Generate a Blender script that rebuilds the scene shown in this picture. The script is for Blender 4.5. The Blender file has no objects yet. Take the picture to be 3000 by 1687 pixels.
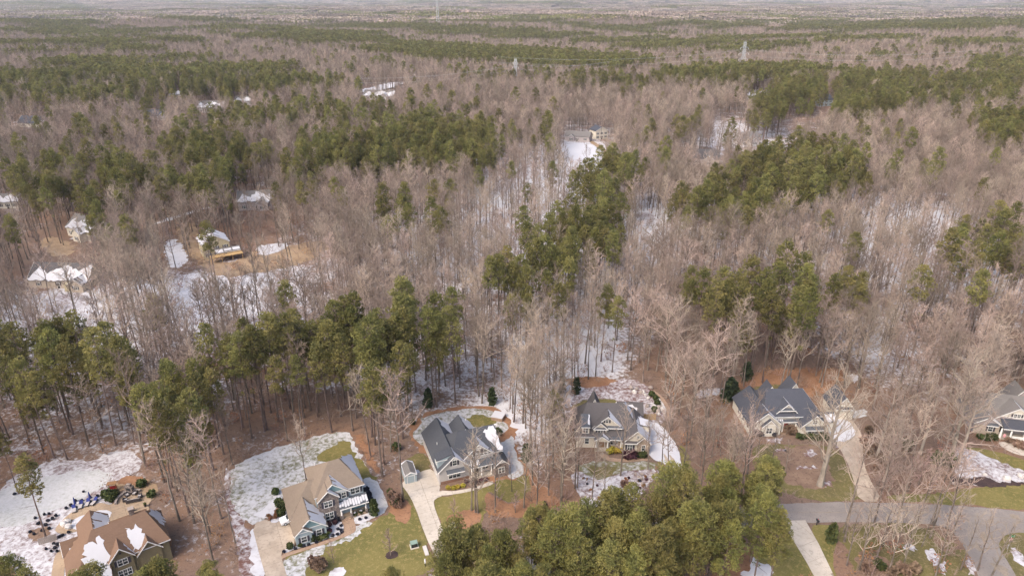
import bpy, bmesh, math, random
import numpy as np
from mathutils import Vector, Matrix
from mathutils.geometry import tessellate_polygon

# ------------------------------------------------------------------ camera, sky, sun, exposure
sc = bpy.context.scene
COL = sc.collection
CAM_H = 95.0; FPX = 2000.0; PITCH = math.radians(23.0)
cam_d = bpy.data.cameras.new('camera'); cam = bpy.data.objects.new('camera', cam_d); COL.objects.link(cam)
cam.location = (0, 0, CAM_H); cam.rotation_euler = (math.radians(90) - PITCH, 0, 0)
cam_d.sensor_width = 36.0; cam_d.lens = 36.0 * FPX / 3000.0; cam_d.clip_start = 1.0; cam_d.clip_end = 60000
sc.camera = cam
SUN_EL = math.radians(48); SUN_AZ = math.radians(224)      # compass style: 0 = +Y, clockwise
world = bpy.data.worlds.new('World'); sc.world = world; world.use_nodes = True
wn = world.node_tree.nodes; wl = world.node_tree.links
bg = wn['Background']; sky = wn.new('ShaderNodeTexSky'); sky.sky_type = 'NISHITA'; sky.sun_disc = False
sky.sun_elevation = SUN_EL; sky.sun_rotation = SUN_AZ; sky.air_density = 1.0; sky.dust_density = 4.0; sky.ozone_density = 1.0
wl.new(sky.outputs[0], bg.inputs[0]); bg.inputs[1].default_value = 0.15
sun_d = bpy.data.lights.new('sun', 'SUN'); sun = bpy.data.objects.new('sun', sun_d); COL.objects.link(sun)
sun_d.energy = .9; sun_d.angle = math.radians(24); sun_d.color = (1.0, 0.93, 0.82)
sd = Vector((math.sin(SUN_AZ) * math.cos(SUN_EL), math.cos(SUN_AZ) * math.cos(SUN_EL), math.sin(SUN_EL)))
sun.rotation_euler = sd.to_track_quat('Z', 'Y').to_euler()
sc.view_settings.view_transform = 'Standard'; sc.view_settings.look = 'None'
sc.view_settings.gamma = 1.0; sc.view_settings.use_curve_mapping = False
sc.view_settings.exposure = 1.25
cy = sc.cycles
cy.max_bounces = 4; cy.diffuse_bounces = 2; cy.glossy_bounces = 1; cy.transmission_bounces = 2
cy.volume_bounces = 0; cy.transparent_max_bounces = 4; cy.use_denoising = True; cy.denoiser = 'OPENIMAGEDENOISE'; cy.denoising_input_passes = 'RGB_ALBEDO_NORMAL'; cy.denoising_prefilter = 'ACCURATE'
cy.use_adaptive_sampling = False; cy.sample_clamp_indirect = 4.0
rng = np.random.default_rng(7); R = random.Random(11)

def P(px, py, h=0.0):
    """point of the place, h metres above the flat ground, seen at photo pixel (px, py)"""
    u = (px - 1500) / FPX; v = (py - 843.5) / FPX
    d = math.sin(PITCH) + v * math.cos(PITCH); f = math.cos(PITCH) - v * math.sin(PITCH)
    t = (CAM_H - h) / d
    return (u * t, f * t)
def PXY(x, y, z=0.0):
    dz = z - CAM_H
    dep = y * math.cos(PITCH) - dz * math.sin(PITCH); up = y * math.sin(PITCH) + dz * math.cos(PITCH)
    return 1500 + FPX * x / dep, 843.5 - FPX * up / dep
REG = {1: (0, 1200, 2.976), 2: (600, 1250, 3.315), 3: (1100, 1150, 3.22), 4: (1550, 1100, 3.622), 5: (2050, 1080, 3.451),
       6: (2500, 1080, 2.388), 7: (1900, 1350, 3.68), 8: (1100, 1350, 2.862), 0: (0, 0, 1.0), 9: (0, 0, 0.8587)}
def W(reg, pts, h=0.0):
    ox, oy, s = REG[reg]
    return [P(ox + x / s, oy + y / s, h) for x, y in pts]
def W1(reg, x, y, h=0.0): return W(reg, [(x, y)], h)[0]

# ------------------------------------------------------------------ object helpers
def tag(o, label=None, cat=None, group=None, kind=None):
    if label: o['label'] = label
    if cat: o['category'] = cat
    if group: o['group'] = group
    if kind: o['kind'] = kind
    return o
def link(o, parent=None):
    COL.objects.link(o)
    if parent is not None: o.parent = parent
    return o
def empty(name, loc=(0, 0, 0), rz=0.0, label=None, cat=None, group=None):
    o = bpy.data.objects.new(name, None); o.empty_display_size = 0.5
    o.location = loc; o.rotation_euler = (0, 0, rz)
    return tag(link(o), label, cat, group)
def mesh(name, v, f, mats, idx=None, smooth=False):
    m = bpy.data.meshes.new(name); m.from_pydata([tuple(p) for p in v], [], [tuple(q) for q in f])
    for mt in (mats if isinstance(mats, (list, tuple)) else [mats]): m.materials.append(mt)
    if idx is not None: m.polygons.foreach_set('material_index', idx)
    if smooth: m.polygons.foreach_set('use_smooth', [True] * len(m.polygons))
    m.update(); return m
def obj(name, v, f, mats, parent=None, smooth=False, idx=None):
    return link(bpy.data.objects.new(name, mesh(name, v, f, mats, idx, smooth)), parent)
class MB:
    def __init__(s): s.v = []; s.f = []
    def box(s, x0, x1, y0, y1, z0, z1):
        b = len(s.v)
        s.v += [(x0, y0, z0), (x1, y0, z0), (x1, y1, z0), (x0, y1, z0), (x0, y0, z1), (x1, y0, z1), (x1, y1, z1), (x0, y1, z1)]
        s.f += [tuple(b + i for i in q) for q in ((0, 3, 2, 1), (4, 5, 6, 7), (0, 1, 5, 4), (1, 2, 6, 5), (2, 3, 7, 6), (3, 0, 4, 7))]
        return s
    def slab(s, pts, t):
        """a planar polygon with thickness t straight down"""
        b = len(s.v); n = len(pts)
        s.v += [tuple(p) for p in pts] + [(p[0], p[1], p[2] - t) for p in pts]
        a = sum(pts[i][0] * pts[(i + 1) % n][1] - pts[(i + 1) % n][0] * pts[i][1] for i in range(n))
        ix = list(range(n)) if a > 0 else list(range(n - 1, -1, -1))
        s.f.append(tuple(b + i for i in ix)); s.f.append(tuple(b + n + i for i in reversed(ix)))
        for k in range(n):
            i, j = ix[k], ix[(k + 1) % n]
            s.f.append((b + i, b + n + i, b + n + j, b + j))
        return s
    def cone(s, p0, p1, r0, r1, n=6, cap=True):
        p0 = np.array(p0, float); p1 = np.array(p1, float); d = p1 - p0; L = np.linalg.norm(d)
        if L < 1e-6: return s
        d /= L; a = np.cross(d, (0, 0, 1.0)) if abs(d[2]) < .95 else np.cross(d, (1.0, 0, 0)); a /= np.linalg.norm(a); c = np.cross(d, a)
        b = len(s.v)
        for p, r in ((p0, r0), (p1, r1)):
            for k in range(n):
                t = 2 * math.pi * k / n; s.v.append(tuple(p + r * (math.cos(t) * a + math.sin(t) * c)))
        for k in range(n): s.f.append((b + k, b + (k + 1) % n, b + n + (k + 1) % n, b + n + k))
        if cap: s.f.append(tuple(b + k for k in range(n - 1, -1, -1))); s.f.append(tuple(b + n + k for k in range(n)))
        return s
    def tube(s, pts, r, n=5):
        for a, b in zip(pts[:-1], pts[1:]): s.cone(a, b, r, r, n)
        return s
    def blob(s, c, rx, ry, rz, nu=8, nv=5, jit=0.12, seed=0):
        q = random.Random(seed); b = len(s.v)
        s.v.append((c[0], c[1], c[2] - rz))
        for j in range(1, nv):
            th = -math.pi / 2 + math.pi * j / nv
            for i in range(nu):
                ph = 2 * math.pi * (i + .5 * (j % 2)) / nu; k = 1 + q.uniform(-jit, jit)
                s.v.append((c[0] + rx * k * math.cos(th) * math.cos(ph), c[1] + ry * k * math.cos(th) * math.sin(ph), c[2] + rz * k * math.sin(th)))
        s.v.append((c[0], c[1], c[2] + rz)); top = len(s.v) - 1
        for i in range(nu): s.f.append((b, b + 1 + (i + 1) % nu, b + 1 + i))
        for j in range(nv - 2):
            r0 = b + 1 + j * nu
            for i in range(nu): s.f.append((r0 + i, r0 + (i + 1) % nu, r0 + nu + (i + 1) % nu, r0 + nu + i))
        r0 = b + 1 + (nv - 2) * nu
        for i in range(nu): s.f.append((r0 + i, r0 + (i + 1) % nu, top))
        return s
    def obj(s, name, mat, parent=None, smooth=False): return obj(name, s.v, s.f, mat, parent, smooth)
def copy_tree(o, parent=None):
    c = o.copy(); COL.objects.link(c); c.parent = parent
    for ch in o.children: copy_tree(ch, c)
    return c

# ------------------------------------------------------------------ materials
MATS = {}
def nodes(name):
    m = bpy.data.materials.new(name); m.use_nodes = True; nt = m.node_tree
    b = nt.nodes['Principled BSDF']; b.inputs['Specular IOR Level'].default_value = 0.2
    return m, nt, b
def mix(nt, fac, a, b):
    n = nt.nodes.new('ShaderNodeMix'); n.data_type = 'RGBA'
    if isinstance(fac, (int, float)): n.inputs[0].default_value = fac
    else: nt.links.new(fac, n.inputs[0])
    for s, v in ((n.inputs[6], a), (n.inputs[7], b)):
        if isinstance(v, tuple): s.default_value = (*v[:3], 1)
        else: nt.links.new(v, s)
    return n.outputs[2]
def coords(nt, world_space=True):
    if world_space: return nt.nodes.new('ShaderNodeNewGeometry').outputs['Position']
    return nt.nodes.new('ShaderNodeTexCoord').outputs['Object']
def noise(nt, co, scale, detail=4, rough=.6, dist=0.0):
    n = nt.nodes.new('ShaderNodeTexNoise'); n.inputs['Scale'].default_value = scale; n.inputs['Detail'].default_value = detail
    n.inputs['Roughness'].default_value = rough; n.inputs['Distortion'].default_value = dist
    nt.links.new(co, n.inputs['Vector']); return n.outputs[0]
def ramp(nt, v, lo, hi):
    n = nt.nodes.new('ShaderNodeMapRange'); n.interpolation_type = 'SMOOTHSTEP'
    n.inputs[1].default_value = lo; n.inputs[2].default_value = hi; nt.links.new(v, n.inputs[0]); return n.outputs[0]
def math_n(nt, op, a, b):
    n = nt.nodes.new('ShaderNodeMath'); n.operation = op
    for s, v in ((n.inputs[0], a), (n.inputs[1], b)):
        if isinstance(v, (int, float)): s.default_value = v
        else: nt.links.new(v, s)
    return n.outputs[0]
def bump(nt, b, h, strength=.4, dist=.1):
    n = nt.nodes.new('ShaderNodeBump'); n.inputs['Strength'].default_value = strength; n.inputs['Distance'].default_value = dist
    nt.links.new(h, n.inputs['Height']); nt.links.new(n.outputs[0], b.inputs['Normal'])
def m_flat(name, c, rough=.7, var=.25, scale=3.0, spec=.2, metal=0.0):
    m, nt, b = nodes(name); co = coords(nt, False)
    col = mix(nt, noise(nt, co, scale), tuple(x * (1 - var) for x in c), tuple(min(1, x * (1 + var)) for x in c))
    nt.links.new(col, b.inputs['Base Color']); b.inputs['Roughness'].default_value = rough
    b.inputs['Specular IOR Level'].default_value = spec; b.inputs['Metallic'].default_value = metal
    MATS[name] = m; return m
def m_ground(name, c1, c2, c3, s1=.35, s2=2.5, bmp=.3):
    """two tones in large drifts plus a third in small flecks"""
    m, nt, b = nodes(name); co = coords(nt)
    n1 = ramp(nt, noise(nt, co, s1, 5), .38, .62); n2 = ramp(nt, noise(nt, co, s2, 4, .7), .5, .68)
    col = mix(nt, n2, mix(nt, n1, c1, c2), c3)
    nt.links.new(col, b.inputs['Base Color']); b.inputs['Roughness'].default_value = .9
    n3 = ramp(nt, noise(nt, co, s2 * 4.3, 3, .7), .5, .7); col = mix(nt, math_n(nt, 'MULTIPLY', n3, .45), col, tuple(min(1, x * 1.35 + .01) for x in c3)); nt.links.new(col, b.inputs['Base Color'])
    bump(nt, b, noise(nt, co, s2 * 2, 3), bmp, .15); MATS[name] = m; return m
SNOW = (.545, .53, .545)
def m_snowy(name, under1, under2, cover, soft=.10, s1=.8, s2=.06, fleck=1.0):
    """thin snow that lets the ground show in flecks; cover 0..1"""
    m, nt, b = nodes(name); co = coords(nt)
    v = math_n(nt, 'ADD', math_n(nt, 'MULTIPLY', noise(nt, co, s1, 6, .68, .4), .65), math_n(nt, 'MULTIPLY', noise(nt, co, s2 * 2, 4), .35))
    mask = ramp(nt, v, .72 - .45 * cover - soft, .72 - .45 * cover + soft)
    under = mix(nt, noise(nt, co, 1.5, 5), under1, under2)
    s = mix(nt, noise(nt, co, .5, 3), SNOW, tuple(x * .93 for x in SNOW))
    nt.links.new(mix(nt, math_n(nt, 'MULTIPLY', mask, fleck), under, s), b.inputs['Base Color']); b.inputs['Roughness'].default_value = .8
    bump(nt, b, noise(nt, co, 2.5, 4), .25, .2); MATS[name] = m; return m
m_ground('lawn', (.115, .105, .032), (.16, .135, .045), (.24, .185, .075), .12, 1.2)
m_ground('lawn_dull', (.10, .085, .035), (.13, .11, .04), (.20, .15, .08), .15, 1.0)
m_ground('mulch', (.235, .12, .066), (.30, .16, .09), (.16, .082, .05), .25, 1.8)
m_ground('mulch_brown', (.17, .11, .078), (.225, .15, .105), (.11, .07, .05), .25, 1.6)
m_ground('dark_mulch', (.045, .03, .03), (.07, .045, .04), (.03, .02, .02), .5, 3)
m_ground('straw_sand', (.28, .19, .115), (.34, .24, .15), (.20, .135, .09), .2, 1.5)
m_ground('paver_tan', (.33, .24, .165), (.38, .28, .19), (.27, .20, .14), .3, 2.5, .1)
m_ground('walk_brown', (.30, .20, .14), (.34, .235, .165), (.24, .16, .11), .4, 3, .1)
m_ground('concrete_old', (.35, .28, .215), (.45, .365, .285), (.29, .235, .185), .25, 1.8, .05)
m_ground('concrete', (.42, .365, .305), (.51, .445, .375), (.36, .315, .265), .2, 1.3, .05)
m_ground('asphalt', (.20, .172, .155), (.255, .22, .195), (.165, .145, .135), .12, 3, .1)
m_ground('joint', (.22, .18, .14), (.26, .21, .165), (.17, .14, .11), .5, 3, .1)
m_snowy('snow_lawn', (.10, .10, .045), (.17, .155, .09), .54, .11, 1.0, .05, .95)
m_snowy('snow_lawn_thin', (.12, .11, .04), (.17, .15, .07), .32, .12, 1.1, .05, .9)
m_snowy('snow_lawn_grey', (.20, .205, .16), (.28, .28, .23), .70, .22, 1.6, .05, .85)
m_snowy('snow_clean', (.22, .16, .15), (.30, .22, .2), .80, .14, .8, .05)
m_snowy('snow_leafy', (.15, .075, .055), (.12, .06, .055), .44, .12, 1.0, .06)
m_snowy('snow_leafy_thick', (.15, .08, .06), (.10, .055, .055), .54, .13, 1.1, .06)
m_snowy('snow_drive', (.45, .38, .31), (.5, .43, .35), .92, .1, .6, .05)
def mat_snow():
    m, nt, b = nodes('snow'); co = coords(nt)
    nt.links.new(mix(nt, noise(nt, co, .8, 4), SNOW, tuple(x * .9 for x in SNOW)), b.inputs['Base Color'])
    b.inputs['Roughness'].default_value = .75; bump(nt, b, noise(nt, co, 3, 4), .3, .1); MATS['snow'] = m
mat_snow()
def m_shingle(name, c):
    m, nt, b = nodes(name); co = coords(nt, False)
    w = nt.nodes.new('ShaderNodeTexBrick'); w.inputs['Scale'].default_value = 1.0
    w.inputs['Brick Width'].default_value = .45; w.inputs['Row Height'].default_value = .16; w.inputs['Mortar Size'].default_value = .012
    w.inputs['Color1'].default_value = (*[x * 1.12 for x in c], 1); w.inputs['Color2'].default_value = (*[x * .86 for x in c], 1)
    w.inputs['Mortar'].default_value = (*[x * .6 for x in c], 1); w.offset = .37
    # rows follow the height of the slope
    sp = nt.nodes.new('ShaderNodeSeparateXYZ'); nt.links.new(co, sp.inputs[0])
    cb = nt.nodes.new('ShaderNodeCombineXYZ'); nt.links.new(math_n(nt, 'ADD', sp.outputs[0], sp.outputs[1]), cb.inputs[0]); nt.links.new(sp.outputs[2], cb.inputs[1])
    nt.links.new(cb.outputs[0], w.inputs['Vector'])
    n = noise(nt, co, .5, 5)
    col = mix(nt, n, mix(nt, .6, w.outputs[0], tuple(x * .85 for x in c)), mix(nt, .6, w.outputs[0], tuple(min(1, x * 1.18) for x in c)))
    nt.links.new(col, b.inputs['Base Color']); b.inputs['Roughness'].default_value = .85; bump(nt, b, noise(nt, co, 14, 3), .3, .03)
    MATS[name] = m
m_shingle('roof_tan', (.20, .155, .118)); m_shingle('roof_brown', (.175, .108, .073)); m_shingle('roof_charcoal', (.07, .072, .08))
m_shingle('roof_slate', (.092, .083, .083)); m_shingle('roof_grey', (.16, .145, .135)); m_shingle('roof_dusk', (.065, .067, .08))
def m_siding(name, c, row=.18):
    m, nt, b = nodes(name); co = coords(nt, False); sp = nt.nodes.new('ShaderNodeSeparateXYZ'); nt.links.new(co, sp.inputs[0])
    z = math_n(nt, 'FRACT', math_n(nt, 'DIVIDE', sp.outputs[2], row), 0)
    col = mix(nt, noise(nt, co, .9, 5), tuple(x * .9 for x in c), tuple(min(1, x * 1.06) for x in c))
    col = mix(nt, ramp(nt, z, .0, .16), tuple(x * .68 for x in c), col)
    nt.links.new(col, b.inputs['Base Color']); b.inputs['Roughness'].default_value = .6; bump(nt, b, z, .5, .02); MATS[name] = m
m_siding('siding_blue', (.33, .385, .40)); m_siding('siding_teal', (.21, .31, .325)); m_siding('siding_grey', (.47, .44, .42))
m_siding('siding_cream', (.64, .575, .475)); m_siding('siding_white', (.66, .61, .52)); m_siding('siding_tan', (.50, .42, .27)); m_siding('siding_olive', (.20, .165, .10))
m_siding('siding_mauve', (.40, .35, .335)); m_siding('shake_brown', (.27, .22, .195)); m_siding('brick_tan', (.46, .38, .30))
def m_stone(name, c1, c2, mortar, s=2.2):
    m, nt, b = nodes(name); co = coords(nt, False); v = nt.nodes.new('ShaderNodeTexVoronoi'); v.inputs['Scale'].default_value = s
    nt.links.new(co, v.inputs['Vector']); v2 = nt.nodes.new('ShaderNodeTexVoronoi'); v2.feature = 'DISTANCE_TO_EDGE'; v2.inputs['Scale'].default_value = s
    nt.links.new(co, v2.inputs['Vector']); sp = nt.nodes.new('ShaderNodeSeparateColor'); nt.links.new(v.outputs['Color'], sp.inputs[0])
    nt.links.new(mix(nt, ramp(nt, v2.outputs['Distance'], .02, .07), mortar, mix(nt, sp.outputs[0], c1, c2)), b.inputs['Base Color'])
    b.inputs['Roughness'].default_value = .85; bump(nt, b, ramp(nt, v2.outputs['Distance'], 0, .1), .6, .05); MATS[name] = m
m_stone('stone', (.17, .135, .125), (.30, .245, .21), (.11, .09, .08)); m_stone('stone_tan', (.30, .225, .165), (.46, .37, .29), (.2, .16, .12))
m_stone('brick', (.21, .10, .06), (.28, .145, .09), (.2, .15, .12), 4)
for n_, c_, r_ in (('trim', (.74, .71, .67), .5), ('shutter', (.055, .05, .065), .6), ('door_red', (.30, .03, .035), .5), ('door_dark', (.04, .032, .03), .5),
                   ('door_wood', (.25, .14, .07), .5), ('cedar', (.42, .27, .12), .7), ('metal_roof', (.085, .09, .10), .4), ('post_dark', (.03, .03, .033), .5),
                   ('fabric_blue', (.03, .04, .16), .8), ('cushion', (.42, .38, .36), .8), ('wicker', (.06, .05, .05), .8), ('galv', (.42, .43, .44), .5),
                   ('box_green', (.22, .29, .24), .6), ('plastic_pale', (.62, .60, .56), .5), ('rock', (.30, .25, .22), .9), ('rock_pale', (.5, .46, .43), .9),
                   ('sign_red', (.48, .05, .04), .5), ('sign_green', (.02, .16, .06), .5), ('sign_white', (.8, .8, .8), .5), ('tyre', (.02, .02, .02), .8),
                   ('flag_pink', (.62, .28, .30), .8), ('gutter', (.66, .64, .62), .5), ('brass', (.45, .36, .2), .5)):
    m_flat(n_, c_, r_, .12)
m_flat('car_white', (.78, .78, .79), .25, .03, 3, .5)
def m_glass():
    m, nt, b = nodes('glass'); co = coords(nt, False)
    nt.links.new(mix(nt, ramp(nt, noise(nt, co, .8, 2), .4, .6), (.03, .035, .04), (.10, .115, .115)), b.inputs['Base Color'])
    b.inputs['Roughness'].default_value = .12; b.inputs['Specular IOR Level'].default_value = .5; MATS['glass'] = m
m_glass()
def m_plant(name, c1, c2, scale, tint=.35, transl=.25, rough=.75):
    """foliage: tint drifts from plant to plant and from clump to clump"""
    m, nt, b = nodes(name); co = coords(nt, True); oi = nt.nodes.new('ShaderNodeObjectInfo')
    col = mix(nt, ramp(nt, noise(nt, co, scale, 3), .36, .64), c1, c2)
    h = nt.nodes.new('ShaderNodeHueSaturation'); nt.links.new(col, h.inputs['Color'])
    v = nt.nodes.new('ShaderNodeMapRange'); v.inputs[3].default_value = 1 - tint; v.inputs[4].default_value = 1 + tint; nt.links.new(oi.outputs['Random'], v.inputs[0])
    nt.links.new(v.outputs[0], h.inputs['Value'])
    hv = nt.nodes.new('ShaderNodeMapRange'); hv.inputs[3].default_value = .482; hv.inputs[4].default_value = .512
    nt.links.new(math_n(nt, 'FRACT', math_n(nt, 'MULTIPLY', oi.outputs['Random'], 17.3), 0), hv.inputs[0]); nt.links.new(hv.outputs[0], h.inputs['Hue'])
    nt.links.new(h.outputs[0], b.inputs['Base Color']); b.inputs['Roughness'].default_value = rough; b.inputs['Specular IOR Level'].default_value = .1
    if transl:
        t = nt.nodes.new('ShaderNodeBsdfTranslucent'); nt.links.new(h.outputs[0], t.inputs[0]); s = nt.nodes.new('ShaderNodeMixShader'); s.inputs[0].default_value = transl
        nt.links.new(b.outputs[0], s.inputs[1]); nt.links.new(t.outputs[0], s.inputs[2]); nt.links.new(s.outputs[0], nt.nodes['Material Output'].inputs[0])
    MATS[name] = m; return m
m_plant('needles', (.135, .135, .05), (.255, .228, .078), .35, .26, .38)
m_plant('needles_young', (.155, .158, .055), (.29, .262, .085), .4, .22, .35)
m_plant('needles_dark', (.035, .05, .028), (.06, .075, .035), .5, .25, .2)
m_plant('twig', (.205, .158, .124), (.345, .268, .212), .045, .34, 0)
m_plant('twig_pale', (.26, .208, .165), (.365, .292, .232), .1, .15, 0)
m_plant('twig_red', (.24, .165, .135), (.32, .23, .19), .1, .15, 0)
m_plant('bark_pine', (.11, .082, .068), (.175, .13, .11), .5, .2, 0)
m_plant('bark_bare', (.11, .09, .075), (.21, .17, .14), .4, .25, 0)
m_plant('bark_pale', (.24, .205, .165), (.34, .29, .235), .5, .1, 0)
m_plant('leaf_brown', (.25, .125, .06), (.34, .19, .10), .5, .25, .3)
m_plant('leaf_brown2', (.20, .13, .09), (.27, .185, .13), .5, .25, .3)
m_plant('shrub_green', (.04, .055, .022), (.08, .09, .032), 1.5, .25, .15)
m_plant('shrub_gold', (.30, .24, .04), (.40, .33, .06), 1.5, .2, .15)
m_plant('shrub_maroon', (.07, .03, .04), (.11, .05, .055), 1.5, .2, .15)
m_plant('shrub_dark', (.03, .03, .045), (.05, .048, .06), 1.5, .2, .1)
m_plant('shrub_brown', (.17, .11, .08), (.25, .17, .12), 1.5, .2, .15)
M = MATS

# ------------------------------------------------------------------ the land
def hnoise(x, y):
    return (np.sin(x * .0021 + 1.3) * np.cos(y * .0017 + .4) + .6 * np.sin(x * .0043 - y * .0031 + 2.0) + .4 * np.cos(x * .0079 + y * .0061)) / 2.0
def elev(x, y):
    x = np.asarray(x, float); y = np.asarray(y, float); d = np.hypot(x, y)
    a = np.clip((d - 450) / 1500, 0, 1) ** 1.3 * 13
    ridge = 95 * np.exp(-((d - 14500) / 3500) ** 2) + 60 * np.exp(-((d - 8500) / 1600) ** 2) * (.5 + .5 * np.sin(x * .0011 + .8))
    return a * hnoise(x, y) * (1 + np.clip(d / 5000, 0, 1)) + ridge
SNOWB = [(1500, 640, 45, .50), (1560, 560, 45, .45), (1450, 740, 30, .3), (2600, 700, 40, .4), (2700, 640, 40, .35), (2780, 820, 25, .2), (520, 880, 30, .3), (260, 930, 30, .35), (120, 900, 25, .3),
         (620, 1200, 30, .10), (450, 1230, 20, .14), (80, 1230, 20, .12), (1180, 1120, 22, .3), (1640, 1060, 18, .4), (1780, 1080, 18, .4), (1500, 1250, 9, .5), (1560, 1150, 12, .35), (2540, 1030, 22, .45), (2600, 1120, 18, .35),
         (1880, 640, 25, .45), (1720, 460, 35, .5), (2100, 390, 50, .4), (1500, 380, 90, .2), (1200, 620, 50, .18), (2450, 680, 50, .3), (2000, 800, 60, .14), (900, 950, 40, .1), (700, 860, 25, .3), (1750, 900, 40, .22),
         (600, 1330, 10, -.1), (1000, 1260, 10, -.3), (2250, 1060, 40, -.35), (2100, 1250, 25, -.4), (2650, 1300, 25, -.4), (2000, 1200, 15, -.3), (750, 1200, 20, -.1), (550, 700, 40, -.2), (300, 700, 40, -.2), (2650, 1620, 15, -.1)]
def build_land():
    ax = np.concatenate([-np.geomspace(45000, 420, 34)[:-1], np.linspace(-420, 420, 211), np.geomspace(420, 45000, 34)[1:]])
    ay = np.concatenate([-np.geomspace(12000, 60, 14)[:-1], np.linspace(-60, 900, 241), np.geomspace(900, 48000, 44)[1:]])
    X, Y = np.meshgrid(ax, ay); Z = elev(X, Y) * (Y > 0); nx, ny = len(ax), len(ay)
    v = np.stack([X, Y, Z], -1).reshape(-1, 3)
    i = np.arange(nx * ny).reshape(ny, nx)
    f = np.stack([i[:-1, :-1], i[:-1, 1:], i[1:, 1:], i[1:, :-1]], -1).reshape(-1, 4)
    m = bpy.data.meshes.new('ground'); m.from_pydata(v.tolist(), [], f.tolist())
    s = np.full(X.shape, .19)
    for px, py, r, a in SNOWB:
        cx, cy_ = P(px, py); s += (a * .72 if a > 0 else a) * np.exp(-((X - cx) ** 2 + ((Y - cy_) / 1.3) ** 2) / r ** 2)
    s += .07 * np.clip((Y - 160) / 40, 0, 1); s -= .45 * np.clip((np.hypot(X, Y) - 900) / 700, 0, 1)
    at = m.attributes.new('snow_cover', 'FLOAT', 'POINT'); at.data.foreach_set('value', s.reshape(-1).astype(np.float32))
    mt, nt, b = nodes('forest_floor'); co = coords(nt)
    a = nt.nodes.new('ShaderNodeAttribute'); a.attribute_name = 'snow_cover'
    n = math_n(nt, 'ADD', math_n(nt, 'MULTIPLY', noise(nt, co, .9, 6, .7, .5), .62), math_n(nt, 'MULTIPLY', noise(nt, co, .11, 4), .38))
    mask = ramp(nt, math_n(nt, 'ADD', n, math_n(nt, 'MULTIPLY', a.outputs['Fac'], .5)), .63, .80)
    litter = mix(nt, ramp(nt, noise(nt, co, .05, 4), .4, .62), (.165, .11, .082), (.20, .118, .078))
    litter = mix(nt, ramp(nt, noise(nt, co, 1.3, 5, .7), .48, .7), litter, (.095, .066, .052))
    litter = mix(nt, ramp(nt, noise(nt, co, 4.5, 3, .7), .56, .7), litter, (.27, .20, .155))
    nt.links.new(mix(nt, mask, litter, SNOW), b.inputs['Base Color']); b.inputs['Roughness'].default_value = .9
    bump(nt, b, noise(nt, co, 2, 4), .4, .2); m.materials.append(mt)
    tag(link(bpy.data.objects.new('ground', m)), 'leaf-littered forest floor with thin snow patches', None, None, 'structure')
build_land()

CLEAR = []       # ground polygons where no forest tree stands
LAYER = [0.0]
def ragged(pts, amp, step):
    out = []; n = len(pts)
    for i in range(n):
        a = np.array(pts[i]); b = np.array(pts[(i + 1) % n]); L = np.linalg.norm(b - a); k = max(1, int(L / step))
        d = (b - a) / max(L, 1e-6); nm = np.array((-d[1], d[0]))
        for j in range(k):
            p = a + (b - a) * j / k
            if j or True: p = p + nm * R.gauss(0, amp) + d * R.gauss(0, amp * .4)
            out.append((p[0], p[1]))
    return out
def smooth_poly(pts, it=2):
    for _ in range(it):
        q = []
        for i in range(len(pts)):
            a, b = pts[i], pts[(i + 1) % len(pts)]
            q += [(a[0] * .75 + b[0] * .25, a[1] * .75 + b[1] * .25), (a[0] * .25 + b[0] * .75, a[1] * .25 + b[1] * .75)]
        pts = q
    return pts
def patch(name, pts, z, mat, amp=.25, step=.7, clear=True, parent=None, label=None, sm=2):
    p = smooth_poly(pts, sm) if sm else list(pts)
    if clear: CLEAR.append(np.array(p))
    if amp: p = ragged(p, amp, step)
    tri = tessellate_polygon([[Vector((x, y, 0)) for x, y in p]])
    f = []
    for t in tri:
        a, b, c = (p[k] for k in t)
        f.append(t if (b[0] - a[0]) * (c[1] - a[1]) - (c[0] - a[0]) * (b[1] - a[1]) > 0 else t[::-1])
    o = obj(name, [(x, y, z) for x, y in p], f, M[mat], parent)
    if parent is None: tag(o, label, None, None, 'structure')
    return o
def clip_cell(poly, x0, x1, y0, y1):
    def cut(p, ins, inter):
        out = []
        for i in range(len(p)):
            a, b = p[i], p[(i + 1) % len(p)]
            if ins(a):
                out.append(a)
                if not ins(b): out.append(inter(a, b))
            elif ins(b): out.append(inter(a, b))
        return out
    def ix(v): return lambda a, b: (v, a[1] + (b[1] - a[1]) * (v - a[0]) / (b[0] - a[0]))
    def iy(v): return lambda a, b: (a[0] + (b[0] - a[0]) * (v - a[1]) / (b[1] - a[1]), v)
    for ins, it in ((lambda p: p[0] >= x0, ix(x0)), (lambda p: p[0] <= x1, ix(x1)), (lambda p: p[1] >= y0, iy(y0)), (lambda p: p[1] <= y1, iy(y1))):
        if len(poly) < 3: return []
        poly = cut(poly, ins, it)
    return poly
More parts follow.
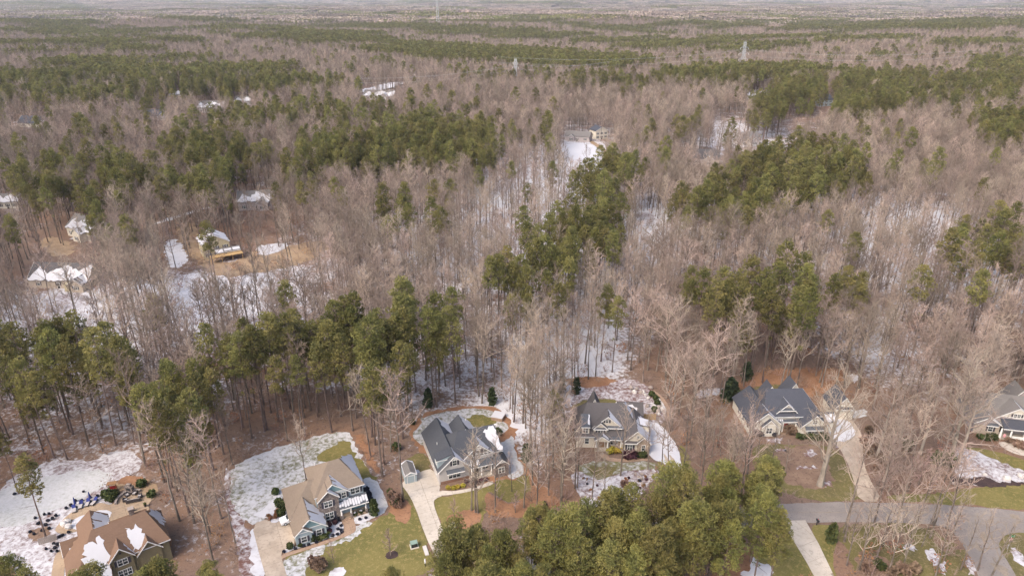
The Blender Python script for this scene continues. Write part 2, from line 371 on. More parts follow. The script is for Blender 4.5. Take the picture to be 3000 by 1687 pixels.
def slabbed(name, pts, z, mat, ang, du, dv, label, sm=1, gap=.05):
    """paving: a dark bed with separate slabs standing 3 cm proud of it"""
    base = patch(name, pts, z, 'joint', 0, 1, True, None, label, sm)
    p = smooth_poly(pts, sm) if sm else list(pts); a = math.radians(ang); c, s = math.cos(a), math.sin(a)
    q = [(x * c + y * s, -x * s + y * c) for x, y in p]
    xs = [t[0] for t in q]; ys = [t[1] for t in q]; x = min(xs) + .01
    while x < max(xs):
        y = min(ys) + .01
        while y < max(ys):
            w = clip_cell(q, x + gap / 2, x + du - gap / 2, y + gap / 2, y + dv - gap / 2)
            if len(w) >= 3:
                ar = abs(sum(w[i][0] * w[(i + 1) % len(w)][1] - w[(i + 1) % len(w)][0] * w[i][1] for i in range(len(w)))) / 2
                if ar > .25:
                    h = z + .03 + R.uniform(0, .006)
                    MB().slab([(u * c - v * s, u * s + v * c, h) for u, v in w], .025).obj('concrete_slab', M[mat], base)
            y += dv
        x += du
    return base

# --- lot of the brown-roofed house
patch('snow_ground', W(1, [(-60, 660), (350, 480), (480, 440), (850, 440), (1050, 330), (1250, 450), (1190, 540), (980, 640), (900, 740), (1000, 900), (1350, 930), (1450, 1100), (1300, 1300), (1100, 1500), (-60, 1500)]), .02, 'snow_leafy_thick', .35, .8)
patch('snow_lawn', W(1, [(-60, 720), (150, 650), (480, 565), (700, 530), (950, 530), (985, 580), (900, 680), (650, 800), (400, 910), (200, 1010), (-60, 1040)]), .05, 'snow_lawn_grey', .2)
patch('straw_bed', W(1, [(950, 720), (980, 650), (1090, 590), (1250, 590), (1370, 650), (1390, 760), (1300, 800), (1200, 720), (1050, 690)]), .055, 'straw_sand', .3)
patch('mulch_bed', W(1, [(1000, 640), (1080, 575), (1220, 580), (1340, 640), (1200, 655), (1060, 650)]), .06, 'mulch', .3)
patch('mulch_bed', W(1, [(220, 1110), (280, 1040), (430, 1010), (440, 1060), (380, 1130), (300, 1150)]), .05, 'mulch_brown', .25)
slabbed('patio', W(1, [(475, 1040), (560, 945), (640, 885), (850, 805), (985, 835), (1010, 760), (1090, 715), (1250, 715), (1345, 765), (1290, 830), (1310, 880), (1150, 960), (900, 1010), (680, 1060), (560, 1082), (500, 1075)]), .07, 'paver_tan', 35, 2.4, 2.4, 'tan paved patio round the pool of the brown-roofed house')
patch('pool_cover', W(1, [(615, 1010), (640, 955), (780, 895), (930, 870), (975, 890), (950, 960), (840, 1010), (700, 1050), (640, 1045)]), .11, 'snow', .08, .6, False)
patch('driveway', W(1, [(440, 1520), (465, 1300), (520, 1215), (585, 1175), (570, 1300), (555, 1520)]), .075, 'paver_tan', .03, 1, True, None, 'tan driveway beside the brown-roofed house')
patch('leaf_bed', W(1, [(1260, 1150), (1420, 1090), (1520, 1160), (1450, 1230), (1300, 1240)]), .06, 'mulch', .3)
# --- lot of the blue-grey house
patch('snow_strip', W(2, [(190, 400), (240, 395), (240, 600), (330, 870), (430, 1000), (570, 1480), (330, 1480), (320, 1160), (235, 880), (195, 700)]), .02, 'snow_leafy', .3)
patch('snow_lawn', W(2, [(240, 395), (560, 240), (850, 160), (1100, 90), (1250, 50), (1425, 60), (1470, 200), (1600, 420), (1200, 420), (960, 520), (780, 600), (760, 820), (620, 900), (450, 945), (340, 865), (280, 760), (240, 600)]), .03, 'snow_lawn', .3)
patch('lawn', W(2, [(1090, 270), (1270, 170), (1400, 130), (1440, 220), (1520, 330), (1600, 430), (1700, 530), (1500, 540), (1300, 380), (1100, 330)]), .04, 'lawn', .35)
patch('lawn', W(0, [(825, 1640), (860, 1620), (920, 1600), (1000, 1575), (1060, 1550), (1110, 1515), (1143, 1498), (1160, 1485), (1205, 1465), (1225, 1520), (1250, 1590), (1275, 1650), (1260, 1672), (1200, 1690), (1150, 1740), (1000, 1790), (840, 1790)]), .03, 'lawn', .2)
patch('snow_fringe', W(2, [(745, 1300), (900, 1225), (1120, 1150), (1340, 1075), (1470, 950), (1560, 910), (1600, 960), (1430, 1100), (1220, 1165), (1120, 1220), (980, 1400), (900, 1500), (800, 1500)]), .06, 'snow_lawn', .35, .5)
patch('snow_side', W(2, [(1430, 760), (1520, 500), (1640, 495), (1720, 600), (1805, 800), (1640, 890), (1480, 955), (1440, 900)]), .05, 'snow_lawn_grey', .15)
slabbed('driveway', W(2, [(455, 945), (620, 893), (660, 945), (800, 890), (900, 1150), (770, 1190), (742, 1230), (752, 1300), (800, 1449), (860, 1640), (650, 1640), (585, 1430), (520, 1200)]), .06, 'concrete_old', 27, 4.3, 4.3, 'weathered tan concrete driveway of the blue-grey house')
slabbed('walk', W(2, [(742, 1238), (900, 1195), (1150, 1110), (1320, 1060), (1360, 1000), (1320, 885), (1430, 858), (1478, 990), (1440, 1040), (1200, 1130), (1000, 1192), (770, 1268), (750, 1298)]), .075, 'walk_brown', 25, 2.2, 2.2, 'curving brown paved walk to the porch of the blue-grey house')
for q in ([(1160, 930), (1300, 895), (1330, 930), (1352, 990), (1318, 1048), (1250, 1078), (1190, 1060)], [(748, 1212), (790, 1178), (890, 1162), (1180, 1058), (1300, 1062), (1150, 1102), (900, 1186), (770, 1232)],
          [(1440, 880), (1590, 825), (1650, 880), (1560, 915), (1470, 955)], [(458, 850), (560, 815), (670, 710), (740, 640), (830, 900), (760, 905), (655, 942), (620, 885), (540, 885)]):
    patch('snow_bed', W(2, q), .08, 'snow_clean', .08, .5)
patch('snow_strip', W(2, [(440, 985), (510, 990), (615, 1480), (470, 1480), (440, 1200)]), .045, 'snow_clean', .25)
patch('mulch_ring', W(8, [(80, 790), (110, 755), (160, 750), (197, 770), (185, 805), (130, 825), (90, 818)]), .06, 'dark_mulch', .04, .5)
patch('snow_bed', W(2, [(1205, 1400), (1300, 1355), (1370, 1370), (1360, 1449), (1200, 1500)]), .05, 'snow_clean', .1)
patch('leaf_bed', W(2, [(1440, 80), (1560, 60), (1640, 300), (1720, 480), (1640, 420), (1520, 230)]), .03, 'mulch', .3, .7, False)
# --- lot of the grey gabled house with the shed
patch('mulch_ring', W(3, [(300, 380), (390, 230), (560, 165), (760, 135), (1000, 122), (1150, 135), (1230, 220), (1310, 320), (1330, 400), (1330, 600), (1450, 740), (1560, 840), (1440, 1060), (1000, 900), (600, 700), (420, 560)]), .015, 'mulch', .35)
patch('snow_lawn', W(3, [(330, 380), (440, 285), (430, 240), (600, 190), (800, 158), (1000, 153), (1110, 170), (1185, 260), (1285, 330), (1170, 400), (1000, 500), (600, 560), (400, 480)]), .035, 'snow_lawn', .2)
patch('lawn', W(3, [(830, 240), (960, 200), (1100, 225), (1160, 300), (1040, 330), (880, 320)]), .045, 'lawn', .3)
patch('snow_side', W(3, [(1140, 480), (1225, 455), (1310, 385), (1322, 600), (1432, 742), (1312, 822), (1240, 800), (1180, 600)]), .045, 'snow_lawn_grey', .12)
patch('lawn', W(3, [(545, 1000), (850, 940), (1090, 880), (1120, 820), (1300, 830), (1440, 760), (1460, 900), (1380, 1040), (1180, 1010), (1050, 900), (1040, 1140), (990, 1290), (900, 1330), (860, 1500), (690, 1500), (590, 1200), (545, 1060)]), .03, 'lawn', .25)
patch('lawn', W(3, [(260, 640), (440, 540), (560, 720), (420, 750), (330, 760)]), .03, 'lawn_dull', .25)
patch('lawn', W(3, [(230, 880), (300, 870), (390, 1080), (480, 1300), (520, 1449), (330, 1300), (330, 1050), (260, 1000)]), .025, 'lawn_dull', .2)
patch('mulch_island', W(3, [(658, 1180), (760, 1130), (880, 1098), (985, 1108), (1002, 1200), (940, 1272), (760, 1300), (680, 1265)]), .05, 'mulch', .08, .4)
patch('mulch_bed', W(3, [(1040, 900), (1170, 1030), (1400, 1040), (1450, 900), (1560, 830), (1730, 990), (1750, 1060), (1600, 1165), (1480, 1190), (1260, 1185), (1040, 1142)]), .04, 'mulch', .25, .7, False)
patch('mulch_bed', W(3, [(110, 1000), (200, 960), (260, 1000), (325, 1055), (342, 1180), (285, 1245), (205, 1205), (130, 1100)]), .05, 'mulch', .2)
slabbed('driveway', W(3, [(222, 862), (420, 745), (548, 712), (612, 880), (600, 935), (640, 972), (560, 1002), (546, 1050), (600, 1200), (690, 1449), (745, 1600), (590, 1600), (470, 1350), (370, 1060), (280, 905)]), .06, 'concrete', 20, 4.2, 3.6, 'pale concrete driveway of the grey gabled house')
slabbed('walk', W(3, [(605, 922), (720, 932), (860, 910), (980, 880), (1100, 828), (1122, 862), (980, 908), (850, 943), (640, 974), (610, 960)]), .07, 'concrete', 20, 2.5, 2.5, 'pale concrete walk to the porch of the grey gabled house')
patch('plant_bed', W(3, [(605, 850), (870, 790), (1060, 800), (1010, 868), (860, 905), (680, 925), (612, 912)]), .055, 'mulch_brown', .08, .4)
patch('snow_bed', W(3, [(350, 730), (410, 725), (425, 780), (400, 820), (310, 848), (360, 800)]), .075, 'snow_clean', .08, .4)
# --- lot of the cream house with the stone garage gable
patch('snow_ground', W(4, [(420, 340), (500, 160), (700, 110), (1000, 20), (1150, 50), (1330, 160), (1440, 300), (1460, 430), (1420, 520), (1270, 500), (900, 400), (560, 330)]), .02, 'snow_leafy', .35)
patch('mulch_bed', W(4, [(340, 40), (640, 10), (990, 40), (810, 110), (620, 135), (470, 110)]), .03, 'mulch', .3, .7, False)
patch('lawn', W(4, [(430, 340), (560, 262), (760, 238), (940, 258), (960, 330), (700, 330), (480, 380)]), .035, 'lawn_dull', .15)
patch('leaf_bed', W(4, [(1400, 150), (1480, 150), (1580, 500), (1640, 700), (1720, 900), (1811, 960), (1830, 300), (1700, 60)]), .025, 'mulch_brown', .3, .7, False)
slabbed('path', W(4, [(1300, 150), (1385, 195), (1460, 280), (1505, 370), (1535, 510), (1485, 520), (1445, 340), (1380, 245)]), .05, 'walk_brown', 60, 3, 3, 'tan paved path beside the retaining wall behind the cream house')
patch('lawn', W(4, [(500, 960), (700, 900), (950, 925), (1260, 905), (1440, 960), (1520, 1080), (1380, 1040), (1330, 985), (1180, 1005), (1000, 1015), (760, 1115), (640, 1085), (530, 1010)]), .03, 'snow_lawn_thin', .2)
patch('lawn', W(4, [(600, 980), (700, 950), (900, 960), (960, 1010), (760, 1100), (660, 1070)]), .04, 'lawn_dull', .3)
patch('snow_bed', W(4, [(420, 1050), (520, 1005), (650, 1082), (760, 1112), (1000, 1012), (1180, 1002), (1340, 978), (1385, 1040), (1350, 1105), (1255, 1170), (1205, 1250), (1095, 1345), (900, 1372), (700, 1412), (560, 1390), (500, 1200)]), .045, 'snow_leafy_thick', .2)
patch('driveway', W(4, [(1230, 490), (1330, 488), (1445, 560), (1495, 640), (1582, 760), (1625, 965), (1700, 1150), (1830, 1480), (1700, 1480), (1540, 1060), (1440, 925), (1300, 892), (1240, 760)]), .05, 'snow_drive', .08, .6, True, None, 'snow-covered driveway of the cream house')
patch('concrete_apron', W(4, [(1525, 1030), (1630, 985), (1740, 1200), (1850, 1480), (1710, 1480), (1600, 1180)]), .058, 'concrete', .2, .6)
for q in ([(1415, 835), (1438, 822), (1560, 1020), (1528, 1030)], [(1478, 845), (1508, 842), (1602, 990), (1560, 1005)]):
    patch('wheel_track', W(4, q), .066, 'concrete_old', .06, .4, sm=1)
patch('lawn', W(4, [(1585, 745), (1640, 742), (1725, 900), (1690, 1000), (1632, 965)]), .045, 'lawn', .1)
slabbed('walk', W(4, [(735, 840), (832, 832), (862, 885), (1245, 878), (1310, 900), (1000, 918), (820, 905)]), .06, 'walk_brown', 5, 1.2, 1.2, 'tan stepping walk in front of the cream house')
# --- lot of the white house behind the giant tree
patch('lawn', W(5, [(540, 750), (900, 770), (1290, 770), (1330, 800), (1420, 840), (1505, 1000), (1605, 1250), (1625, 1338), (1100, 1338), (700, 1200), (540, 900)]), .02, 'lawn_dull', .2)
patch('leaf_bed', W(5, [(700, 1010), (790, 780), (1290, 770), (1300, 960), (1365, 1120), (1325, 1195), (1200, 1215), (900, 1180)]), .03, 'mulch_brown', .4)
for q in ([(760, 810), (860, 810), (870, 835), (770, 835)], [(960, 990), (1050, 985), (1170, 970), (1160, 1005), (980, 1010)], [(1050, 860), (1110, 800), (1200, 850), (1180, 880), (1080, 890)], [(1230, 1150), (1310, 1140), (1340, 1165), (1250, 1180)], [(640, 720), (800, 700), (850, 705), (790, 750), (690, 745)], [(1330, 640), (1400, 760), (1390, 810), (1340, 740)]):
    patch('snow_patch', W(5, q), .05, 'snow_leafy', .35, .4)
slabbed('driveway', W(5, [(1290, 500), (1530, 505), (1605, 600), (1645, 700), (1655, 960), (1725, 1130), (1850, 1342), (1610, 1342), (1562, 1140), (1480, 920), (1400, 780), (1300, 720)]), .05, 'concrete_old', 0, 4.4, 4.2, 'tan concrete driveway of the white house')
patch('snow_patch', W(5, [(1295, 505), (1525, 515), (1590, 675), (1530, 720), (1440, 742), (1300, 710)]), .09, 'snow_drive', .2, .6)
patch('leaf_bed', W(5, [(340, 190), (430, 60), (900, -10), (1500, -10), (1500, 70), (1150, 320), (1000, 220), (740, 190), (520, 210)]), .02, 'mulch', .4, .7, False)
patch('lawn', W(5, [(370, 220), (520, 190), (640, 165), (850, 150), (860, 220), (600, 260), (400, 260)]), .03, 'lawn_dull', .2)
patch('snow_patch', W(5, [(-40, 215), (200, 195), (350, 188), (330, 232), (180, 262), (-40, 315)]), .03, 'snow_leafy_thick', .3)
patch('snow_patch', W(5, [(1540, 420), (1690, 405), (1700, 470), (1580, 505), (1500, 500)]), .03, 'snow_lawn_grey', .3)
patch('snow_patch', W(5, [(1490, 60), (1580, 50), (1620, 120), (1560, 170)]), .03, 'snow_leafy_thick', .3)
# --- lot of the mauve house at the corner
patch('lawn', W(6, [(840, 835), (1300, 790), (1320, 1010), (1194, 988), (900, 962), (600, 945), (300, 930), (200, 880), (560, 870)]), .02, 'lawn', .2)
patch('lawn', W(6, [(760, 540), (1000, 575), (1194, 640), (1320, 660), (1320, 730), (1194, 722), (1000, 655), (850, 590)]), .03, 'lawn', .1)
patch('snow_patch', W(6, [(690, 560), (770, 545), (950, 610), (1194, 720), (1320, 750), (1320, 790), (1050, 800), (900, 770), (850, 822), (760, 795), (700, 720), (720, 650)]), .035, 'snow_leafy_thick', .25)
patch('mulch_bed', W(6, [(665, 755), (720, 742), (830, 770), (900, 755), (1060, 800), (1320, 790), (1320, 815), (860, 828), (700, 818)]), .05, 'dark_mulch', .35, .6)
slabbed('walk', W(6, [(1005, 520), (1060, 505), (1194, 565), (1300, 590), (1300, 625), (1194, 612), (1090, 582)]), .05, 'concrete', -13, 2.5, 2.5, 'curved pale walk to the porch of the mauve house')
# --- roads
road_t = [(3300, 1540), (3000, 1497), (2800, 1479), (2600, 1471), (2350, 1471), (2100, 1490), (1900, 1530), (1700, 1590), (1500, 1640), (1350, 1668), (1215, 1692), (1100, 1740)]
road_b = [(1150, 1800), (1300, 1752), (1500, 1710), (1750, 1650), (1950, 1590), (2150, 1545), (2350, 1530), (2600, 1529), (2780, 1538)]
side = [(2815, 1590), (2860, 1660), (2900, 1800), (3060, 1800), (2985, 1700), (2935, 1620), (2925, 1590), (2950, 1562), (3000, 1558), (3300, 1600)]
patch('road', W(0, road_t + road_b + side), .045, 'asphalt', .06, 1.0, True, None, 'grey asphalt street and its side street', 1)
for q in ([(2150, 1498), (2350, 1499), (2700, 1500), (3000, 1520), (3000, 1521), (2700, 1501.2), (2350, 1500.4), (2150, 1499.5)],):
    patch('road_crack', W(0, q), .055, 'joint', .04, .6, False, sm=0)
for q in ([(890, 1140), (935, 1150), (945, 1220), (930, 1225), (885, 1180)], [(850, 1190), (880, 1250), (915, 1275), (905, 1285), (860, 1265)], [(1085, 1022), (1150, 1020), (1170, 1040), (1110, 1052)], [(930, 1340), (1060, 1380), (1110, 1449), (1040, 1449)], [(930, 1050), (980, 1045), (985, 1080), (940, 1085)]):
    patch('road_stain', W(6, q), .055, 'joint', .15, .5, False)
patch('lawn', W(7, [(1180, 900), (1500, 800), (1560, 830), (1700, 1080), (1800, 1240), (1850, 1360), (1300, 1360), (1180, 1100)]), .02, 'lawn', .2)
patch('lawn', W(7, [(1730, 690), (2030, 680), (2020, 900), (1980, 1080), (2060, 1330), (2010, 1330), (1830, 890)]), .02, 'lawn', .2)
patch('lawn', W(7, [(2000, 680), (2600, 680), (2700, 720), (2650, 900), (2300, 1000), (2050, 900)]), .022, 'lawn_dull', .3, .7, False)
patch('mulch_bed', W(7, [(780, 960), (1000, 900), (1150, 960), (1200, 1360), (600, 1360)]), .025, 'mulch', .3, .7, False)
patch('snow_patch', W(7, [(1120, 1020), (1180, 1090), (1330, 1120), (1360, 1240), (1220, 1300), (980, 1240), (1000, 1190), (1100, 1180)]), .04, 'snow_clean', .3)
slabbed('driveway', W(7, [(1545, 830), (1450, 645), (1690, 640), (1830, 885), (2000, 1240), (2080, 1400), (1870, 1400), (1700, 1085)]), .05, 'concrete', 24, 4.4, 3.6, 'pale concrete driveway off the street, below the mailbox', 0)
patch('lawn', W(6, [(-20, 1078), (400, 1078), (560, 1128), (740, 1240), (860, 1449), (900, 1560), (-20, 1560)]), .018, 'lawn_dull', .5, .7, False)
for q in ([(150, 1130), (300, 1120), (420, 1180), (340, 1230), (180, 1220)], [(520, 1160), (640, 1200), (700, 1290), (600, 1260)], [(0, 1300), (200, 1290), (300, 1400), (200, 1500), (0, 1500)]): patch('leaf_bed', W(6, q), .024, 'mulch_brown', .6, .6, False)
patch('lawn', W(6, [(1015, 1195), (1100, 1130), (1300, 1150), (1300, 1500), (1100, 1500), (1050, 1350)]), .02, 'lawn_dull', .2)
patch('snow_patch', W(6, [(1080, 1255), (1130, 1240), (1194, 1320), (1260, 1420), (1120, 1345)]), .035, 'snow_leafy_thick', .3)
for q in ([(490, 1250), (560, 1250), (620, 1330), (590, 1400), (510, 1330)], [(780, 1290), (880, 1390), (840, 1449), (790, 1440)], [(320, 1225), (420, 1230), (450, 1265), (360, 1260)], [(620, 1330), (660, 1400), (640, 1449), (610, 1400)]):
    patch('snow_patch', W(6, q), .03, 'snow_leafy_thick', .3, .6, False)
# --- clearings farther out
patch('snow_clearing', W(0, [(1640, 425), (1720, 415), (1785, 450), (1740, 480), (1690, 505), (1650, 470)]), .03, 'snow', .8, 2)
slabbed('dirt_track', W(0, [(1710, 405), (1725, 405), (1790, 448), (1783, 456)]), .05, 'straw_sand', 0, 12, 12, 'straight tan dirt track along the snowy clearing')
patch('straw_yard', W(0, [(500, 660), (575, 650), (585, 700), (650, 790), (780, 720), (880, 720), (930, 700), (980, 720), (900, 770), (740, 800), (640, 815), (560, 760)]), .03, 'straw_sand', .8, 1.5, False)
patch('snow_patch', W(0, [(480, 700), (520, 700), (555, 760), (540, 780), (490, 790)]), .05, 'snow_clean', .6, 1.2, True)
patch('snow_patch', W(0, [(750, 720), (840, 710), (850, 725), (780, 750), (750, 745)]), .05, 'snow_clean', .6, 1.2, False)
patch('straw_yard', W(0, [(110, 700), (160, 690), (230, 720), (210, 750), (140, 750)]), .03, 'straw_sand', .8, 1.5, False)
patch('snow_patch', W(0, [(210, 690), (300, 665), (315, 690), (260, 705), (215, 705)]), .05, 'snow_clean', .6, 1.2)
patch('snow_patch', W(0, [(120, 860), (250, 860), (260, 890), (200, 930), (140, 920)]), .04, 'snow_leafy_thick', .8, 1.2, False)
patch('snow_patch', W(0, [(450, 652), (560, 618), (640, 598), (645, 602), (560, 626), (455, 660)]), .04, 'snow_clean', .3, 1.5)
patch('snow_patch', W(0, [(1060, 262), (1150, 240), (1190, 243), (1130, 262), (1060, 275)]), .05, 'snow_clean', 1.5, 4)
patch('red_clay', W(0, [(2225, 415), (2310, 410), (2305, 455), (2235, 468)]), .03, 'mulch', 1, 3)
patch('red_clay', W(0, [(2300, 350), (2375, 345), (2360, 388), (2300, 395)]), .03, 'mulch', 1, 3)
for q in ([(2380, 325), (2415, 323), (2412, 331), (2380, 335)], [(2320, 368), (2350, 366), (2345, 371), (2320, 373)], [(2240, 418), (2290, 418), (2290, 424), (2240, 424)], [(1660, 193), (1720, 193), (1700, 208), (1665, 206)]):
    patch('dirt_road', W(0, q), .06, 'straw_sand', .5, 4)
patch('snow_patch', W(0, [(2080, 350), (2180, 345), (2190, 375), (2120, 390), (2080, 380)]), .04, 'snow_clean', 1.5, 4)
patch('snow_patch', W(0, [(1850, 625), (1900, 620), (1925, 640), (1880, 660), (1840, 650)]), .04, 'snow_leafy_thick', .8, 2)
#MARK_HOUSES
# ------------------------------------------------------------------ houses
WIN = {}
class House:
    def __init__(s, name, label, org, ang, wall, roof, trim='trim', group=None, sc_=1.0):
        x, y = org; s.root = empty(name, (x, y, float(elev(x, y))), math.radians(ang), label, 'house', group)
        s.wall = wall; s.roof = roof; s.trim = trim; s.a = math.radians(ang); s.o = (x, y)
        HOUSES.append(s)
    def world(s, x, y): return (s.o[0] + x * math.cos(s.a) - y * math.sin(s.a), s.o[1] + x * math.sin(s.a) + y * math.cos(s.a))
    def box(s, name, x0, x1, y0, y1, z0, z1, mat): return MB().box(x0, x1, y0, y1, z0, z1).obj(name, M[mat], s.root)
    def gable(s, x0, x1, y0, y1, ze, zr, axis='y', wall=None, roof=None, z0=0.0, oh=.35, rake=True, ohb=None, gmat=None):
        wall = wall or s.wall; ohb = oh if ohb is None else ohb; t = .16
        if axis == 'y': c = (x0 + x1) / 2; T = lambda a, b, z: (a, b, z); u0, u1, v0, v1 = x0, x1, y0, y1
        else: c = (y0 + y1) / 2; T = lambda a, b, z: (b, a, z); u0, u1, v0, v1 = y0, y1, x0, x1
        sl = (zr - ze) / (c - u0); m = MB()
        v = [T(u0, v0, z0), T(u1, v0, z0), T(u1, v0, ze), T(c, v0, zr), T(u0, v0, ze), T(u0, v1, z0), T(u1, v1, z0), T(u1, v1, ze), T(c, v1, zr), T(u0, v1, ze)]
        f = [(0, 1, 2, 3, 4), (5, 9, 8, 7, 6), (0, 4, 9, 5), (1, 6, 7, 2)]
        if axis != 'y': f = [q[::-1] for q in f]
        obj('wall', v, f, M[wall], s.root)
        a0, b0 = v0 - oh, v1 + ohb; ez = ze - oh * sl
        m.slab([T(u0 - oh, a0, ez + t), T(c, a0, zr + t), T(c, b0, zr + t), T(u0 - oh, b0, ez + t)], t)
        m.slab([T(c, a0, zr + t), T(u1 + oh, a0, ez + t), T(u1 + oh, b0, ez + t), T(c, b0, zr + t)], t)
        r = m.obj('roof', M[roof or s.roof], s.root)
        if rake:
            for k in (-1, 1):
                e = u0 - oh if k < 0 else u1 + oh
                MB().slab([T(e, a0 - .07, ez + t - .02), T(c, a0 - .07, zr + t - .02), T(c, a0 - .003, zr + t - .02), T(e, a0 - .003, ez + t - .02)], .24).obj('rake_board', M[s.trim], r)
        if gmat:
            q = .82; d = (c - u0) * q
            obj('gable_panel', [T(c - d, v0 - .02, zr - d * sl), T(c + d, v0 - .02, zr - d * sl), T(c, v0 - .02, zr - .02)], [(0, 1, 2) if axis == 'y' else (2, 1, 0)], M[gmat], s.root)
            MB().box(*((c - d, c + d, v0 - .06, v0 - .024) if axis == 'y' else (v0 - .06, v0 - .024, c - d, c + d)), zr - d * sl - .16, zr - d * sl).obj('gable_band', M[s.trim], s.root)
        def plane(side): return lambda x, y: zr + t - sl * abs((x if axis == 'y' else y) - c)
        r_ = (r, plane(1)); return r_
    def hip(s, x0, x1, y0, y1, ze, xa, xb, yr, zr, wall=None, roof=None, z0=0.0, oh=.35, walls=True):
        t = .16
        if walls: s.box('wall', x0, x1, y0, y1, z0, ze, wall or s.wall)
        X0, X1, Y0, Y1 = x0 - oh, x1 + oh, y0 - oh, y1 + oh; e = ze + t - .05
        A, B, C, D, E_, F_ = (X0, Y0, e), (X1, Y0, e), (X1, Y1, e), (X0, Y1, e), (xa, yr, zr + t), (xb, yr, zr + t)
        m = MB(); m.slab([A, B, F_, E_], t); m.slab([B, C, F_], t); m.slab([C, D, E_, F_], t); m.slab([D, A, E_], t)
        r = m.obj('roof', M[roof or s.roof], s.root)
        MB().box(X0 + .02, X1 - .02, Y0 - .05, Y0 + .03, e - t - .06, e - .03).obj('gutter', M['gutter'], r)
        def pl(p, q, w):
            n = np.cross(np.array(q) - p, np.array(w) - p)
            return lambda x, y: p[2] - (n[0] * (x - p[0]) + n[1] * (y - p[1])) / n[2]
        return r, {'f': pl(A, B, F_), 'r': pl(B, C, F_), 'b': pl(C, D, E_), 'l': pl(D, A, E_)}
    def snow(s, parent, plane, pts, amp=.12, step=.45):
        p = ragged(pts, amp, step); b = [(x, y, plane(x, y) + .055) for x, y in p]
        tri = tessellate_polygon([[Vector((x, y, 0)) for x, y in p]]); n = len(p); f = []
        for t in tri:
            a, bb, c = (p[k] for k in t)
            f.append(tuple(t) if (bb[0] - a[0]) * (c[1] - a[1]) - (c[0] - a[0]) * (bb[1] - a[1]) > 0 else tuple(t[::-1]))
        ar = sum(p[i][0] * p[(i + 1) % n][1] - p[(i + 1) % n][0] * p[i][1] for i in range(n)); v = b + [(q[0], q[1], q[2] - .05) for q in b]
        for i in range(n):
            j = (i + 1) % n; f.append((i, n + i, n + j, j) if ar > 0 else (j, n + j, n + i, i))
        return obj('snow', v, f, M['snow'], parent)
    def window(s, x, y, z, w, h, n=1, shut=True, rz=0.0, grid=True):
        key = (w, h, n, grid)
        if key not in WIN:
            fr = MB(); t = .09
            fr.box(-w / 2 - t, -w / 2, -.07, 0, -t, h + t); fr.box(w / 2, w / 2 + t, -.07, 0, -t, h + t)
            fr.box(-w / 2, w / 2, -.07, 0, h, h + t); fr.box(-w / 2, w / 2, -.075, 0, -t, 0)
            for k in range(1, n): fr.box(-w / 2 + w * k / n - .05, -w / 2 + w * k / n + .05, -.065, 0, 0, h)
            ps = []
            for k in range(n):
                a = -w / 2 + w * k / n + (.05 if k else 0); b = -w / 2 + w * (k + 1) / n - (.05 if k < n - 1 else 0)
                fr.box(a, b, -.06, 0, h / 2 - .03, h / 2 + .03)
                if grid: fr.box((a + b) / 2 - .015, (a + b) / 2 + .015, -.05, 0, h / 2 + .03, h)
                for z0, z1 in ((0, h / 2 - .03), (h / 2 + .03, h)):
                    q = MB().box(a, b, -.03, -.01, z0, z1); ps.append(mesh('pane', q.v, q.f, M['glass']))
            WIN[key] = (mesh('window', fr.v, fr.f, M['trim']), ps)
        fm, ps = WIN[key]
        o = bpy.data.objects.new('window', fm); o.location = (x, y, z); o.rotation_euler = (0, 0, rz); link(o, s.root)
        for p in ps: link(bpy.data.objects.new('pane', p), o)
        if shut:
            for k in (-1, 1):
                q = MB().box(-.2, .2, -.05, 0, 0, h).obj('shutter', M['shutter'], s.root)
                d = k * (w / 2 + .33); q.location = (x + d * math.cos(rz), y + d * math.sin(rz), z); q.rotation_euler = (0, 0, rz)
        return o
    def door(s, x, y, z, w, h, mat, rz=0.0):
        fr = MB().box(-w / 2 - .1, -w / 2, -.06, 0, 0, h + .1).box(w / 2, w / 2 + .1, -.06, 0, 0, h + .1).box(-w / 2, w / 2, -.06, 0, h, h + .1)
        o = MB().box(-w / 2, w / 2, -.03, 0, 0, h).obj('door', M[mat], s.root); o.location = (x, y, z); o.rotation_euler = (0, 0, rz)
        fr.obj('frame', M['trim'], o); MB().blob((w / 2 - .12, -.07, 1.0), .04, .04, .04, 6, 4, 0).obj('handle', M['brass'], o)
        return o
    def post(s, x, y, z0, z1, r=.16, base=0.0, mat='trim', bmat='stone'):
        if base: s.box('post_base', x - r - .12, x + r + .12, y - r - .12, y + r + .12, z0, z0 + base, bmat)
        m = MB(); b = len(m.v); m.cone((x, y, z0 + base), (x, y, z1), r * 1.35, r, 4); m.obj('post', M[mat], s.root)
    def shed_roof(s, x0, x1, y0, y1, z0, z1, mat='metal_roof', snow=0, axis='f', seams=True):
        """lean-to: low edge at y0 (front), high edge at y1"""
        m = MB(); m.slab([(x0, y0, z0), (x1, y0, z0), (x1, y1, z1), (x0, y1, z1)], .12)
        n = max(2, int((x1 - x0) / .45))
        if seams:
            for k in range(n + 1):
                xx = x0 + (x1 - x0) * k / n
                m.slab([(xx - .025, y0, z0 + .045), (xx + .025, y0, z0 + .045), (xx + .025, y1, z1 + .045), (xx - .025, y1, z1 + .045)], .045)
        r = m.obj('porch_roof', M[mat], s.root)
        MB().box(x0, x1, y0 - .09, y0 - .003, z0 - .2, z0 - .02).obj('fascia', M[s.trim], r)
        sl = (z1 - z0) / (y1 - y0)
